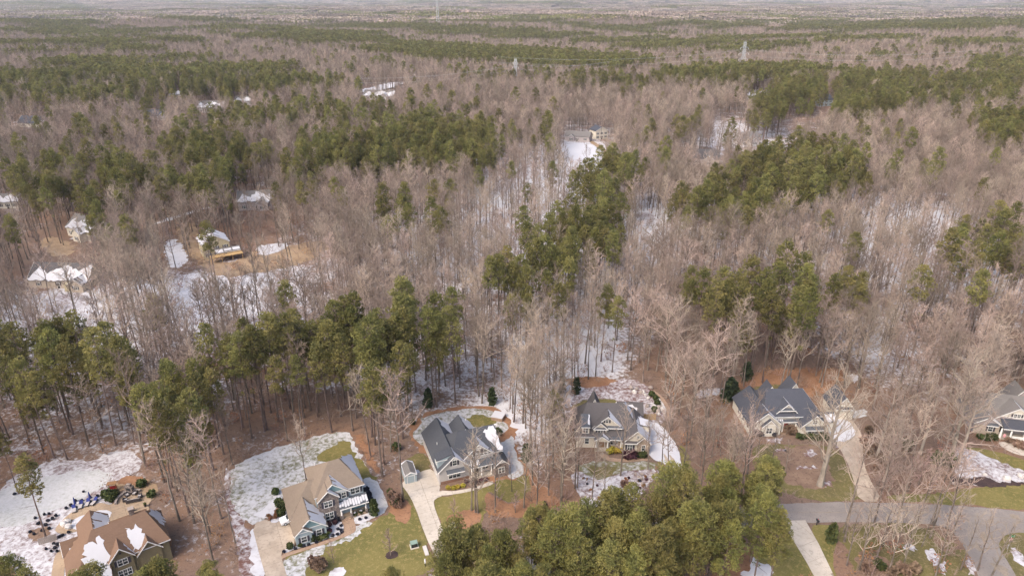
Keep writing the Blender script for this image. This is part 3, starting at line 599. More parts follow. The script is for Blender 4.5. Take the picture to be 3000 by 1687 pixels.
        for k in range(snow):
            a = x0 + (x1 - x0) * (k + .08) / snow; b = x0 + (x1 - x0) * (k + .92) / snow; q = y0 + R.uniform(.02, .25) * (y1 - y0); e = y1 - R.uniform(.2, .34) * (y1 - y0)
            pts = [(a, q + .2), (a + .06, q + .04), ((a + b) / 2, q - .02), (b - .06, q + .05), (b, q + .2), (b, e), (a, e + R.uniform(-.15, .1))]
            MB().slab([(x, y, z0 + sl * (y - y0) + .12) for x, y in pts], .1).obj('snow', M['snow'], r)
        return r
    def chimney(s, x, y, z0, z1, r=.5, mat='stone'):
        o = s.box('chimney', x - r, x + r, y - r, y + r, z0, z1, mat)
        MB().box(x - r - .08, x + r + .08, y - r - .08, y + r + .08, z1 + .002, z1 + .14).obj('cap', M['rock'], o)
    def vent(s, x, y, z): MB().cone((x, y, z - .1), (x, y, z + .45), .09, .09, 6).obj('vent_pipe', M['trim'], s.root)
HOUSES = []
# --- blue-grey house with tan roof
h = House('blue_grey_house', 'blue-grey house with tan shingle roof, stone gable and snow-striped porch roof', P(869, 1597), 26, 'siding_blue', 'roof_tan')
r, pl = h.gable(0, 5.75, 0, 9, 2.8, 5.25, 'y', gmat='siding_teal', ohb=0)
h.snow(r, pl, [(3.05, -.25), (5.9, -.25), (5.95, 3.6), (5.2, 4.2), (4.0, 5.2), (3.05, 6.1)])
h.gable(-.0, 2.9, -.55, .4, 2.8, 4.05, 'y', gmat='siding_blue', oh=.25, ohb=0)
r, pl = h.hip(.05, 8, 4.2, 13.8, 2.78, 4.7, 6.9, 8.95, 7.0)
h.snow(r, pl['b'], [(.3, 13.6), (3.5, 13.7), (3.2, 13.1), (1.2, 13.2)], .06)
r, pl = h.hip(5.05, 14.3, 4.55, 14.2, 6.0, 8.9, 11.0, 9.2, 9.9)
h.snow(r, pl['r'], [(14.55, 4.5), (14.6, 14.4), (13.9, 13.9), (11.3, 9.9), (12.2, 8.4), (13.2, 6.6)], .12)
r, pl = h.gable(5.4, 11.3, 4.2, 8.2, 5.9, 8.35, 'y', ohb=0, gmat='siding_teal')
h.snow(r, pl, [(8.5, 3.95), (11.5, 3.95), (10.6, 4.7), (9.6, 6.2), (8.55, 7.4)])
r, pl = h.gable(5.3, 9.15, 3.3, 7.0, 5.85, 7.6, 'y', wall='stone', ohb=0, oh=.25)
h.snow(r, pl, [(7.4, 3.1), (9.3, 3.1), (9.2, 3.5), (8.0, 4.0), (7.4, 4.2)], .05)
h.window(7.1, 3.3, 3.9, 1.5, 1.35, 2, True); h.window(7.1, 3.3, 1.05, 1.5, 1.45, 2, True)
h.window(10.35, 4.2, 4.3, .85, 1.3, 1, True); h.window(12.7, 4.55, 4.3, 1.7, 1.3, 2, False)
MB().box(-.2, .2, -.05, 0, 0, 1.3).obj('shutter', M['shutter'], h.root).location = (13.95, 4.55, 4.3)
h.window(1.45, -.55, .75, .95, 1.25, 1, True); h.window(4.35, 0, .85, .9, 1.25, 1, True)
h.box('porch_floor', 9.2, 14.45, 2.7, 4.5, 0, .5, 'paver_tan')
for k in range(2): h.box('step', 9.5, 11.0, 2.68 - .35 * (k + 1), 2.68 - .35 * k - .004, 0, .5 - .17 * (k + 1), 'walk_brown')
h.shed_roof(9.05, 14.75, 2.55, 4.5, 2.95, 3.95, 'metal_roof', 11)
h.post(9.35, 2.85, .5, 2.8, .14, .8); h.post(11.2, 2.85, .5, 2.8, .14, .8); h.post(14.2, 2.85, .5, 2.8, .14, .8)
h.box('porch_wall', 11.3, 14.29, 4.48, 4.53, .5, 2.95, 'siding_teal'); h.door(10.2, 4.53, .5, 1.0, 2.1, 'door_dark'); h.window(12.8, 4.47, 1.2, 1.6, 1.3, 2, False)
h.box('garage_door', -.05, -.003, 2.2, 4.9, .05, 2.3, 'trim'); h.box('garage_shade_panel', -.03, -.003, 6.0, 8.7, .05, 2.3, 'post_dark')  # solid dark panel on the wall; its colour stands for shade inside the garage
for x, y, z in ((6.5, 11.5, 8.4), (3.0, 11.0, 5.3)): h.vent(x, y, z)
# --- grey gabled house with the shed
h = House('grey_gabled_house', 'grey house with charcoal roof, three front gables and white brackets beside a small shed', P(1290, 1420), 20, 'siding_grey', 'roof_charcoal')
r, pl = h.gable(-.15, 6.55, 0, 14.8, 3.55, 6.55, 'y')
h.snow(r, pl, [(3.6, 15.0), (6.75, 15.0), (6.7, 11.2), (5.6, 10.4), (4.2, 11.8), (3.7, 13.0)], .12)
h.snow(r, pl, [(3.4, -.25), (6.7, -.3), (6.8, .6), (5.8, 1.4), (4.2, 2.6), (3.4, 3.6)], .12)
r, pl = h.hip(2.9, 14.0, .9, 10.0, 4.85, 5.6, 13.9, 5.3, 8.6, walls=False)
h.box('wall', 5.2, 13.9, 1.0, 9.9, 0, 4.8, 'siding_grey')
h.snow(r, pl['f'], [(11.2, 4.4), (12.0, 2.6), (13.2, .75), (14.2, .7), (14.0, 3.2), (13.6, 5.0)], .15); MB().box(13.85, 14.4, 5.0, 5.3, 8.0, 8.75).obj('ridge_cap', M['trim'], r)
r, pl = h.gable(5.5, 12.1, .55, 6.0, 4.95, 7.85, 'y', ohb=0, gmat='shake_brown')
h.snow(r, pl, [(9.0, .4), (12.2, .35), (12.25, .8), (10.8, 2.0), (9.9, 3.2), (9.0, 4.6)], .12)
r, pl = h.gable(5.7, 10.9, 9, 14.6, 3.9, 6.35, 'y', oh=.3)
h.snow(r, pl, [(8.6, 14.8), (11.1, 14.8), (11.1, 11.0), (9.8, 10.0), (8.6, 11.5)], .12)
r, pl = h.gable(10.6, 13.9, 9.5, 12.2, 3.2, 4.2, 'x', oh=.2); h.snow(r, pl, [(10.7, 9.5), (14.0, 9.5), (14.0, 12.3), (10.7, 12.3)], .05)
r, pl = h.gable(11.55, 14.75, -1.9, 2.2, 3.15, 4.55, 'y', wall='stone', ohb=0, oh=.3)
h.window(13.1, -1.9, 1.1, 1.3, 1.35, 2, False)
m = MB(); m.slab([(-.45, .7, 5.75), (3.3, .7, 6.75), (3.3, 3.3, 6.75), (-.45, 3.3, 5.75)], .14); d = m.obj('dormer_roof', M['roof_charcoal'], h.root)
MB().box(-.5, 3.1, .62, .695, 5.5, 5.62).obj('dormer_trim', M['trim'], d)
obj('dormer_wall', [(-.2, .8, 3.6), (2.9, .8, 6.35), (2.9, .8, 6.5), (-.2, .8, 5.66), (-.2, 3.2, 3.6), (-.2, 3.2, 5.66), (2.9, 3.2, 6.5), (2.9, 3.2, 6.35)], [(0, 1, 2, 3), (0, 3, 5, 4), (4, 5, 6, 7)], M['siding_blue'], h.root)
h.window(-.2, 2.0, 4.3, 1.2, 1.0, 2, False, -math.pi / 2)
h.window(3.3, 0, 4.25, .85, 1.25, 1, True); h.window(3.2, 0, 1.1, 2.6, 1.35, 3, False); h.shed_roof(1.4, 5.3, -.75, -.02, 2.85, 3.4, 'metal_roof', 0)
h.box('brick_base', .1, 6.4, -.06, -.004, 0, .75, 'brick')
for x in (6.9, 8.6, 10.4): h.window(x, .55, 5.05, .8, 1.25, 1, True)
h.window(8.8, .53, 6.55, .7, .35, 2, False, 0, False)
for (xc, zc, w, yy) in ((3.2, 6.45, .8, -.38), (8.8, 7.75, .9, .17), (13.15, 4.5, .7, -2.23)):
    m = MB(); m.cone((xc - w, yy, zc - w * .82), (xc + w, yy, zc - w * .82), .05, .05, 4); m.cone((xc, yy, zc), (xc, yy, zc - w * .82), .05, .05, 4)
    m.cone((xc, yy, zc - w * .8), (xc - w * .5, yy, zc - w * .4), .04, .04, 4); m.cone((xc, yy, zc - w * .8), (xc + w * .5, yy, zc - w * .4), .04, .04, 4); m.obj('gable_bracket', M['trim'], h.root)
h.shed_roof(6.5, 11.5, -1.0, .5, 3.25, 4.1, 'metal_roof', 0)
pr = h.root.children[-1]
for k in range(5): MB().slab([(6.7 + k * .42, -.6, 3.6), (7.0 + k * .42, -.75 - .2 * (k % 2), 3.53), (7.05 + k * .42, .3, 4.09), (6.75 + k * .42, .35, 4.12)], .08).obj('snow', M['snow'], h.root)
h.box('porch_floor', 6.5, 11.5, -1.0, .5, 0, .5, 'concrete')
for x in (6.8, 9.0, 11.2): h.post(x, -.8, .5, 3.1, .14)
h.door(8.1, .54, .5, 1.05, 2.1, 'door_dark'); h.window(10.2, .55, 1.2, 1.5, 1.3, 2, False)
for y in (2.5, 5.5, 8.5): h.window(-.15, y, 1.2, .9, 1.3, 1, False, -math.pi / 2)
h.vent(1.3, 7, 5.3); h.vent(9.6, 13, 5.8)
# --- cream house with the stone garage gable
h = House('cream_house', 'cream house with slate-brown roof, metal-roofed dormer and tan stone garage gable', P(1694, 1307), -3, 'siding_cream', 'roof_slate')
r, pl = h.hip(-.6, 14.2, -.3, 10.5, 3.1, 1.9, 10.2, 4.9, 8.7)
h.snow(r, pl['r'], [(10.5, 5.2), (14.3, 1.5), (14.4, 4.2), (12.4, 6.4), (11.0, 7.2)], .15)
h.snow(r, pl['b'], [(3.4, 6.0), (6.0, 5.4), (5.4, 6.4), (4.0, 7.0)], .08)
r, pl = h.gable(3.35, 9.75, .9, 6, 5.0, 7.75, 'y', ohb=0)
h.snow(r, pl, [(6.9, .75), (9.95, .7), (10.0, 2.4), (8.6, 3.2), (7.6, 4.2), (6.8, 5.4)], .15)
h.gable(3.4, 6.4, .15, 3, 5.0, 6.4, 'y', ohb=0, oh=.25)
h.box('upper_wall', 6.5, 9.6, .6, 1.0, 3.4, 5.0, 'siding_cream')
h.window(6.35, .9, 6.05, .55, .8, 1, True); h.window(4.9, .15, 3.95, 1.1, .95, 2, True); h.window(8.1, .6, 3.85, 1.8, 1.15, 2, True)
h.shed_roof(3.3, 6.5, -.2, .13, 4.95, 5.2, 'metal_roof', 0); h.shed_roof(6.45, 9.8, .15, .58, 5.15, 5.5, 'metal_roof', 0)
r, pl = h.gable(3.7, 6.7, -1.6, 1.2, 3.0, 4.0, 'y', ohb=0, oh=.25, z0=2.6, roof='metal_roof'); h.snow(r, pl, [(5.4, -1.5), (6.7, -1.6), (6.6, -.9), (5.4, -.2)], .06)
h.box('porch_back', 3.8, 9.8, -.34, -.305, 0, 2.95, 'stone_tan'); h.door(5.2, -.36, .3, 1.4, 2.2, 'door_wood')
h.shed_roof(6.75, 9.9, -1.3, .5, 3.0, 3.75, 'metal_roof', 0); h.box('porch_floor', 3.7, 9.8, -1.6, -.36, 0, .3, 'concrete')
for x in (3.95, 6.55): h.post(x, -1.45, .3, 2.75, .15, .7, 'trim', 'stone_tan')
h.post(9.6, -1.15, .3, 2.85, .12); h.window(8.1, -.35, 1.1, 1.6, 1.3, 2, False)
obj('dormer_wall', [(.65, -.15, 3.3), (2.35, -.15, 3.3), (2.35, -.15, 5.55), (.65, -.15, 5.55), (.65, 2.8, 5.55), (2.35, 2.8, 5.55), (.65, 2.8, 6.7), (2.35, 2.8, 6.7)], [(0, 1, 2, 3), (1, 5, 2), (0, 3, 4), (2, 5, 7), (3, 6, 4)], M['siding_cream'], h.root)
h.shed_roof(.5, 2.5, -.45, 3.0, 5.6, 6.95, 'metal_roof', 0); h.window(1.5, -.15, 3.9, 1.0, 1.3, 2, False); h.window(1.9, -.3, 1.1, .85, 1.4, 1, False)
h.snow(h.root, lambda x, y: 5.65 + (y + .45) * .39, [(2.0, .2), (2.45, .1), (2.45, 2.6), (2.15, 2.8)], .05)
r, pl = h.gable(10.0, 15.9, -1.9, 7.5, 3.05, 6.0, 'y', ohb=0, oh=.35)
h.snow(r, pl, [(13.05, -2.1), (16.15, -2.15), (16.2, 7.2), (14.6, 6.4), (13.6, 4.0), (13.05, 1.5)], .15)
h.gable(13.1, 15.95, -2.05, 1, 3.0, 4.4, 'y', wall='stone_tan', ohb=0, oh=.25); h.shed_roof(9.9, 13.15, -2.4, -1.92, 2.95, 3.3, 'roof_slate', 0, seams=False)
h.window(11.5, -1.9, .9, 1.0, 1.3, 2, True); h.window(14.5, -2.05, .95, .7, 1.35, 1, False); h.window(13.2, -1.9, 4.1, .5, .6, 1, False)
m = MB(); m.slab([(13.6, 1.6, 5.4), (16.35, 1.6, 4.75), (16.35, 4.6, 4.75), (13.6, 4.6, 5.4)], .14); d = m.obj('dormer_roof', M['roof_slate'], h.root); h.snow(d, lambda x, y: 5.4 - (x - 13.6) * .236, [(14.0, 1.65), (16.3, 1.65), (16.3, 4.55), (14.0, 4.55)], .04)
h.box('dormer_wall', 14.2, 16.05, 1.8, 4.4, 3.0, 4.68, 'siding_cream')
r, pl = h.gable(9.5, 15.3, 7.6, 11.2, 4.2, 6.3, 'x', oh=.3); h.snow(r, pl, [(10.5, 7.5), (14.2, 7.4), (14.0, 8.3), (12.4, 9.0), (10.8, 9.2)], .15); h.snow(r, pl, [(15.2, 9.45), (15.5, 9.45), (15.5, 11.4), (14.9, 11.4)], .05)
for y in (2.5, 6.5): h.box('garage_door', 15.903, 15.95, y, y + 2.7, .05, 2.3, 'door_wood')
for y in (1.5, 5): h.window(-.6, y, 1.2, .9, 1.4, 1, False, -math.pi / 2)
h.gable(2.5, 5.5, 9, 12.5, 4, 7.2, 'y')
# --- white house behind the giant tree
h = House('white_house', 'white house with dark blue-grey roof and four front gables behind the giant bare tree', P(2196, 1278), 2, 'siding_white', 'roof_dusk')
r, pl = h.gable(0, 7.3, .4, 12.3, 3.0, 6.1, 'y'); h.snow(r, pl, [(3.75, 1.6), (4.9, .5), (6.6, .3), (6.2, 1.6), (4.6, 3.4), (3.75, 4.6)], .1)
r, pl = h.hip(3.9, 17.0, 1.6, 12.6, 4.3, 5.2, 14.2, 7.0, 8.5)
h.snow(r, pl['r'], [(14.4, 7.1), (17.2, 1.6), (17.3, 3.0), (15.0, 7.6)], .12)
r, pl = h.gable(6.0, 12.0, 2.3, 7, 4.4, 7.25, 'y', ohb=0, gmat=None)
h.snow(r, pl, [(9.1, 2.1), (12.2, 2.0), (12.25, 3.0), (11.6, 4.6), (10.2, 5.2), (9.1, 6.6)], .12)
h.gable(2.75, 5.95, -.15, 3, 2.95, 4.55, 'y', ohb=0, gmat='siding_cream')
h.gable(11.4, 17.9, -.8, 5, 3.0, 5.95, 'y', ohb=0)
r, pl = h.gable(17.2, 20.4, 1.2, 4.6, 3.0, 4.3, 'x', oh=.3); h.snow(r, pl, [(17.8, 1.0), (20.7, 1.0), (20.7, 2.5), (18.5, 2.4)], .12)
h.gable(6.6, 9.6, 10, 13, 5, 7.4, 'y'); h.gable(12.4, 16.4, 11, 14.5, 4.4, 7.5, 'y')
h.window(4.35, -.15, .9, 1.3, 1.4, 2, False); h.window(1.3, .4, 1.4, .6, .6, 1, False); h.window(9.0, 2.3, 4.65, 1.3, .85, 2, False); h.window(14.6, -.8, 1.0, 2.4, 1.2, 3, False); h.window(14.6, -.8, 3.7, .9, .95, 2, False)
h.shed_roof(7.2, 10.8, 1.75, 2.28, 5.75, 6.2, 'metal_roof', 0); h.shed_roof(12.4, 16.9, -1.6, -.83, 2.5, 3.1, 'metal_roof', 0)
h.shed_roof(6.0, 11.6, .9, 2.6, 3.2, 4.1, 'metal_roof', 0)
for k in range(4): MB().slab([(6.3 + k * .45, 1.15, 3.42), (6.6 + k * .45, 1.05, 3.37), (6.62 + k * .45, 2.3 - .2 * k, 4.02 - .1 * k), (6.35 + k * .45, 2.35 - .2 * k, 4.05 - .1 * k)], .08).obj('snow', M['snow'], h.root)
h.box('porch_floor', 6.0, 11.4, .9, 1.6, 0, .4, 'paver_tan')
for x in (8.1, 11.2): h.post(x, 1.1, .4, 3.05, .15)
h.door(9.0, 1.595, .4, 1.1, 2.1, 'door_red'); h.box('porch_step', 8.3, 9.9, .5, .896, 0, .2, 'walk_brown')
for y in (2, 5, 8): h.window(0, y, 1.2, .9, 1.3, 1, False, -math.pi / 2)
x, y = h.world(22.6, 6.4)
h = House('detached_garage', 'white detached garage with steep dark roof beside the white house', (x, y), -3, 'siding_white', 'roof_dusk')
h.gable(0, 4.9, 0, 6.2, 3.0, 6.2, 'y'); h.shed_roof(.5, 4.5, -.5, -.02, 3.1, 3.6, 'roof_dusk', 0, seams=False); h.box('garage_door', .6, 4.3, -.05, -.003, .05, 2.3, 'siding_cream')
# --- mauve house at the corner
h = House('mauve_house', 'mauve brick house with grey-brown roof and white-posted porch at the street corner', P(2853, 1267), -13, 'siding_mauve', 'roof_grey')
r, pl = h.gable(-.4, 5.0, 0, 9, 2.95, 4.7, 'y'); h.snow(r, pl, [(2.4, -.2), (5.1, -.3), (5.1, .2), (3.6, .9), (2.4, 1.2)], .08)
r, pl = h.hip(-.2, 17, 1.5, 12, 3.0, 2.5, 14, 6.4, 7.6)
r, pl = h.gable(4.0, 12.6, 1.2, 6, 4.2, 7.2, 'y', ohb=0, gmat='siding_white'); h.snow(r, pl, [(8.4, 1.0), (10.6, 1.0), (9.2, 2.2), (8.4, 5.0)], .08)
h.gable(9, 14, 8, 12.6, 5, 8.4, 'y'); h.shed_roof(5.05, 13.5, -1.6, 1.2, 3.0, 4.2, 'roof_dusk', 0, seams=False); h.shed_roof(2.0, 4.4, -.5, -.02, 2.7, 3.2, 'metal_roof', 0)
h.box('porch_floor', 4.6, 13.5, -1.5, 1.19, 0, .4, 'concrete'); h.box('brick_front', -.35, 4.95, -.05, -.003, 0, 2.4, 'brick_tan')
for x in (4.9, 7.0, 9.8, 12.6): h.post(x, -1.3, .4, 2.85, .2)
h.window(3.1, -.05, 1.0, .9, 1.2, 1, True); h.window(8.3, 1.2, 4.5, 1.4, 1.1, 2, True); h.door(6.0, 1.195, .4, 1.05, 2.1, 'door_dark'); h.window(8.6, 1.195, 1.1, 1.8, 1.3, 2, False)
h.box('porch_rail', 7.3, 9.5, -1.36, -1.3, .45, 1.1, 'trim')
# --- brown-roofed house with the patio
h = House('brown_roofed_house', 'olive house with brown shingle roof half under snow, next to the tan patio', P(322, 1640), 35, 'siding_olive', 'roof_brown')
r, pl = h.hip(-4.3, 9.6, -6.2, 2.4, 4.6, -1.3, 7.3, -1.7, 8.9)
h.snow(r, pl['f'], [(-2.6, -3.4), (-1.9, -3.0), (-1.2, -3.6), (-.4, -2.9), (.1, -3.2), (.2, -6.3), (-3.0, -6.3), (-3.4, -5.0)], .25, .35)
h.snow(r, pl['f'], [(3.8, -2.9), (4.6, -3.6), (5.2, -3.1), (6.0, -3.6), (6.3, -5.0), (5.6, -6.3), (3.9, -6.3)], .25, .35)
h.snow(r, pl['r'], [(8.0, -1.4), (9.8, -3.2), (9.85, 1.6), (9.0, 1.0), (8.2, -.4)], .25, .35)
r, pl = h.gable(.3, 3.7, -6.6, -1.5, 5.0, 7.0, 'y', ohb=0, oh=.4); h.snow(r, pl, [(2.5, -4.0), (3.2, -5.6), (4.0, -6.6), (4.0, -3.2), (3.0, -2.4), (2.1, -1.9)], .2, .35)
h.window(2.0, -6.6, 3.2, 1.5, 1.2, 2, True); h.window(2.0, -6.6, .8, 2.0, 1.3, 3, False)
MB().cone((2.0, -6.62, 5.75), (2.0, -6.66, 5.75), .18, .18, 8).obj('gable_vent', M['shutter'], h.root)
r, pl = h.gable(4.6, 8.2, -6.5, -2.5, 4.2, 6.2, 'y', ohb=0)
r, pl = h.gable(-3.6, 1.3, .5, 7.0, 4.9, 6.9, 'y', oh=.2); h.snow(r, pl, [(-1.0, .9), (1.4, .9), (1.45, 6.6), (-.9, 6.6)], .15, .3)
r, pl = h.gable(-6.3, -1.5, 1.9, 4.9, 3.3, 4.95, 'x', oh=.3); h.snow(r, pl, [(-5.6, 1.75), (-2.0, 1.7), (-1.8, 2.7), (-3.0, 2.9), (-4.6, 2.6), (-5.4, 2.3)], .18, .3)
h.gable(-6.2, -3.0, -4.6, 1.5, 3.0, 4.6, 'y'); r, pl = h.gable(1.5, 7.5, 2.0, 4.8, 4.3, 5.6, 'x', oh=.2)
h.shed_roof(-.6, .2, -8.2, -6.3, 2.7, 3.4, 'roof_brown', 0, seams=False); h.chimney(5.2, 3.4, 4, 6.9, .45)
h.shed_roof(-3.4, .2, -8.4, -6.3, 2.6, 4.4, 'roof_brown', 0, seams=False); h.snow(h.root, lambda x, y: 2.65 + (y + 8.4) * .857, [(-2.8, -8.3), (.1, -8.3), (.1, -6.4), (-2.9, -6.4)], .1)
# --- garden shed
x, y = P(1188, 1418)
h = House('garden_shed', 'small white garden shed with snowy roof beside the pale driveway', (x, y), 20, 'siding_blue', 'roof_grey'); h.root['category'] = 'shed'
r, pl = h.gable(0, 2.5, 0, 4.2, 2.1, 2.75, 'y', oh=.12); h.snow(r, pl, [(-.1, -.1), (2.6, -.1), (2.6, 4.3), (-.1, 4.3)], .02)
h.door(1.25, 0, .05, 1.5, 1.8, 'siding_blue')
# --- houses farther out among the trees
def far_house(name, label, px, py, ang, w, d, ze, zr, wall, roof, snow=(0, 1), wing=None, chim=False, axis='x', nwin=3):
    x, y = P(px, py); h = House(name, label, (x, y), ang, wall, roof, group=None)
    r, pl = h.gable(0, w, 0, d, ze, zr, axis)
    if axis == 'x':
        if snow[0]: h.snow(r, pl, [(-.2, -.3), (w + .2, -.3), (w + .2, d * .48), (w * .8, d * .25), (w * .55, d * .42), (w * .3, d * .18), (w * .12, d * .36)], .25, .8)
        if snow[1]: h.snow(r, pl, [(-.2, d * .52), (w + .2, d * .52), (w + .2, d + .3), (-.2, d + .3)], .2, .8)
    else:
        if snow[0]: h.snow(r, pl, [(-.3, -.2), (w * .48, -.2), (w * .48, d + .2), (-.3, d + .2)], .25, .8)
        if snow[1]: h.snow(r, pl, [(w * .52, -.2), (w + .3, -.2), (w + .3, d + .2), (w * .52, d + .2)], .2, .8)
    if wing:
        a, b, e, rz_ = wing; r, pl = h.gable(a, b, -e, d * .45, ze * .92, ze * .92 + (b - a) * .38, 'y', ohb=0); h.window((a + b) / 2, -e, 1.0, 1.3, 1.3, 2, True)
        if rz_: h.snow(r, pl, [((a + b) / 2 + .1, -e - .2), (b + .25, -e - .2), (b + .25, d * .2), ((a + b) / 2 + .1, d * .3)], .15, .6)
    for k in range(nwin):
        xx = w * (k + .5) / nwin
        if wing and wing[0] - .8 < xx < wing[1] + .8: continue
        h.window(xx, 0, 1.0, 1.0, 1.4, 1, True)
        if ze > 4.5: h.window(xx, 0, 3.6, 1.0, 1.3, 1, True)
    h.window(0, d * .5, 1.2, 1.0, 1.3, 1, False, -math.pi / 2); h.door(w * .5, -.003, 0, 1.0, 2.1, 'door_dark')
    if chim: h.chimney(w * .75, d * .6, ze, zr + 1.0, .45, 'brick')
    return h
h = far_house('tan_house', 'tan two-storey house with snowy roof and timber deck in the straw-coloured yard', 600, 762, 32, 10, 11, 6.2, 9.2, 'siding_tan', 'roof_grey', (1, 1), None, False, 'y')
h.shed_roof(4, 13.5, -3.0, -.02, 2.9, 3.8, 'roof_grey', 3); dk = h.box('deck', 1.5, 13.5, -6.5, -3.1, 2.2, 2.45, 'cedar')
for x in (1.7, 5.5, 9.5, 13.2): MB().box(x - .1, x + .1, -6.4, -6.2, 0, 2.2).obj('deck_post', M['cedar'], dk)
for y in (-6.45, ): MB().box(1.5, 13.5, y, y + .06, 3.2, 3.28).obj('deck_rail', M['post_dark'], dk)
h = far_house('brick_house', 'beige house with snowy steep roofs beyond the straw clearing', 200, 690, -30, 17, 11, 4.2, 8.6, 'siding_cream', 'roof_grey', (1, 1), (9.5, 15, 3, 1), True)
h = far_house('long_roofed_house', 'long low brown house with snow-covered roof among bare trees', 88, 842, -4, 22, 11, 3.2, 7.6, 'brick_tan', 'roof_slate', (1, 0), (17, 22, 3, 1))
h.box('garage_wall', 15.2, 17.0, -2.9, -.05, 0, 2.9, 'siding_tan')
h = far_house('hillside_house', 'white-gabled grey house with snow on its hips behind a pine clump', 700, 618, 12, 17, 10, 4.5, 8.4, 'siding_mauve', 'roof_grey', (1, 1), (9, 14, 2.5, 1))
far_house('cream_cottage', 'tall cream house with dark roof deep in the bare woods', 1745, 410, 25, 10, 9, 6.2, 9.0, 'siding_cream', 'roof_dusk', (0, 0), None, False, 'y')
far_house('grey_cottage', 'low grey house at the head of the snowy clearing', 1655, 412, -20, 18, 9, 3.6, 6.6, 'siding_mauve', 'roof_grey', (0, 0), (3, 7, 1.5, 0))
for nm, lb, px, py, an, w, d, ze, zr, wl_, rf, sn, wg in (
    ('brown_cottage', 'brown house at the snowy drive, half cut by the frame edge', -8, 306, -30, 18, 10, 5, 9, 'siding_tan', 'roof_slate', (0, 1), None),
    ('blue_roofed_cottage', 'long house with blue-grey roof and white gable in the dark pines', 55, 372, -12, 30, 11, 3.4, 8.2, 'siding_white', 'roof_dusk', (0, 1), (20, 27, 2, 1)),
    ('grey_roofed_cottage', 'grey-roofed house with a snowy side wing among bare trees', 410, 352, 5, 26, 12, 3.5, 8, 'siding_mauve', 'roof_dusk', (0, 1), (16, 23, 3, 1)),
    ('snowy_roofed_cottage', 'house with white snowy gables at the wood edge', 578, 330, 8, 24, 13, 4.5, 9.5, 'siding_grey', 'roof_grey', (1, 1), (13, 21, 3, 1)),
    ('white_cottage', 'small white house under tall dark pines', 498, 289, 20, 15, 10, 4.5, 8, 'siding_white', 'roof_grey', (1, 1), None),
    ('pale_cottage', 'pale house showing only its snowy roof between bare crowns', 688, 306, 0, 20, 11, 3.5, 7.5, 'siding_grey', 'roof_grey', (1, 1), None),
    ('farm_house', 'white house at the end of the snowy field', 1205, 234, 10, 22, 12, 5, 10, 'siding_white', 'roof_grey', (1, 1), (4, 11, 3, 1)),
    ('field_barn', 'second white house beside the snowy field', 1250, 236, -5, 22, 11, 4, 8, 'siding_white', 'roof_grey', (1, 1), None),
    ('ranch_house', 'grey house at the near edge of the snowy field', 1065, 290, -8, 32, 13, 4, 9, 'siding_grey', 'roof_grey', (1, 1), (18, 27, 4, 1)),
    ('crossing_house', 'white house by the pale road crossing', 1630, 182, 5, 24, 14, 5, 10, 'siding_white', 'roof_grey', (1, 1), None),
    ('pylon_house', 'long white house under the steel pylon', 2205, 233, 0, 34, 14, 4, 9, 'siding_white', 'roof_grey', (1, 1), None),
    ('arched_house', 'grey house with snow-edged roof beside the red clay yard', 2172, 428, 10, 14, 12, 4, 8.5, 'siding_grey', 'roof_grey', (0, 1), (6, 12, 2, 1)),
    ('snow_gabled_house', 'slate-roofed house with a white snow wedge behind the pine stand', 2030, 482, -14, 15, 11, 4, 8.6, 'siding_mauve', 'roof_slate', (0, 1), (6, 12, 2, 1)),
    ('blue_gabled_house', 'pale blue house at the end of the dirt road', 2402, 315, 15, 13, 12, 6, 10, 'siding_blue', 'roof_dusk', (0, 1), None),
    ('porch_house', 'long snowy-roofed house behind the pale dirt clearing', 2185, 296, 4, 30, 13, 4, 8.5, 'siding_grey', 'roof_grey', (1, 1), None),
    ('edge_cottage', 'white cottage at the frame edge beyond the bare trees', -6, 612, 5, 10, 8, 3.5, 6.5, 'siding_white', 'roof_grey', (1, 1), None)):
    far_house(nm, lb, px, py, an, w, d, ze, zr, wl_, rf, sn, wg)
for px, py, w, d, z in ((255, 106, 60, 30, 10), (128, 108, 40, 25, 8), (153, 108, 26, 20, 8)):
    far_house('warehouse', {255: 'long grey flat-roofed shed far out in the woods', 128: 'white far-off barn, the longer of two side by side', 153: 'white far-off barn, the shorter of two side by side'}[px], px, py, 0, w, d, z, z + 3, 'siding_white', 'roof_grey', (1, 1))
HEXT = {}
for hh in HOUSES:                                       # keep the forest off the houses
    xs = [v.co for c in hh.root.children if c.name.startswith('wall') for v in c.data.vertices]
    x0, x1, y0, y1 = min(v.x for v in xs) - 3, max(v.x for v in xs) + 3, min(v.y for v in xs) - 4, max(v.y for v in xs) + 3
    HEXT[hh.root.name] = (x0 + 3, x1 - 3)
    CLEAR.append(np.array([hh.world(a, b) for a, b in ((x0, y0), (x1, y0), (x1, y1), (x0, y1))]))
#MARK_PROPS
# ------------------------------------------------------------------ plants: prototype meshes
def prism(V, F, p0, p1, r0, r1, n):
    d = p1 - p0; L = np.linalg.norm(d)
    if L < 1e-5: return
    d = d / L; a = np.cross(d, (0, 0, 1.0)) if abs(d[2]) < .9 else np.cross(d, (1.0, 0, 0)); a /= np.linalg.norm(a); c = np.cross(d, a); b = len(V)
    if r1 < .004:
        for k in range(n): t = 6.2832 * k / n; V.append(p0 + r0 * (math.cos(t) * a + math.sin(t) * c))
        V.append(p1)
        for k in range(n): F.append((b + k, b + (k + 1) % n, b + n))
        return
    for p, r in ((p0, r0), (p1, r1)):
        for k in range(n): t = 6.2832 * k / n; V.append(p + r * (math.cos(t) * a + math.sin(t) * c))
    for k in range(n): F.append((b + k, b + (k + 1) % n, b + n + (k + 1) % n, b + n + k))
def nrm(v): return v / max(1e-9, np.linalg.norm(v))
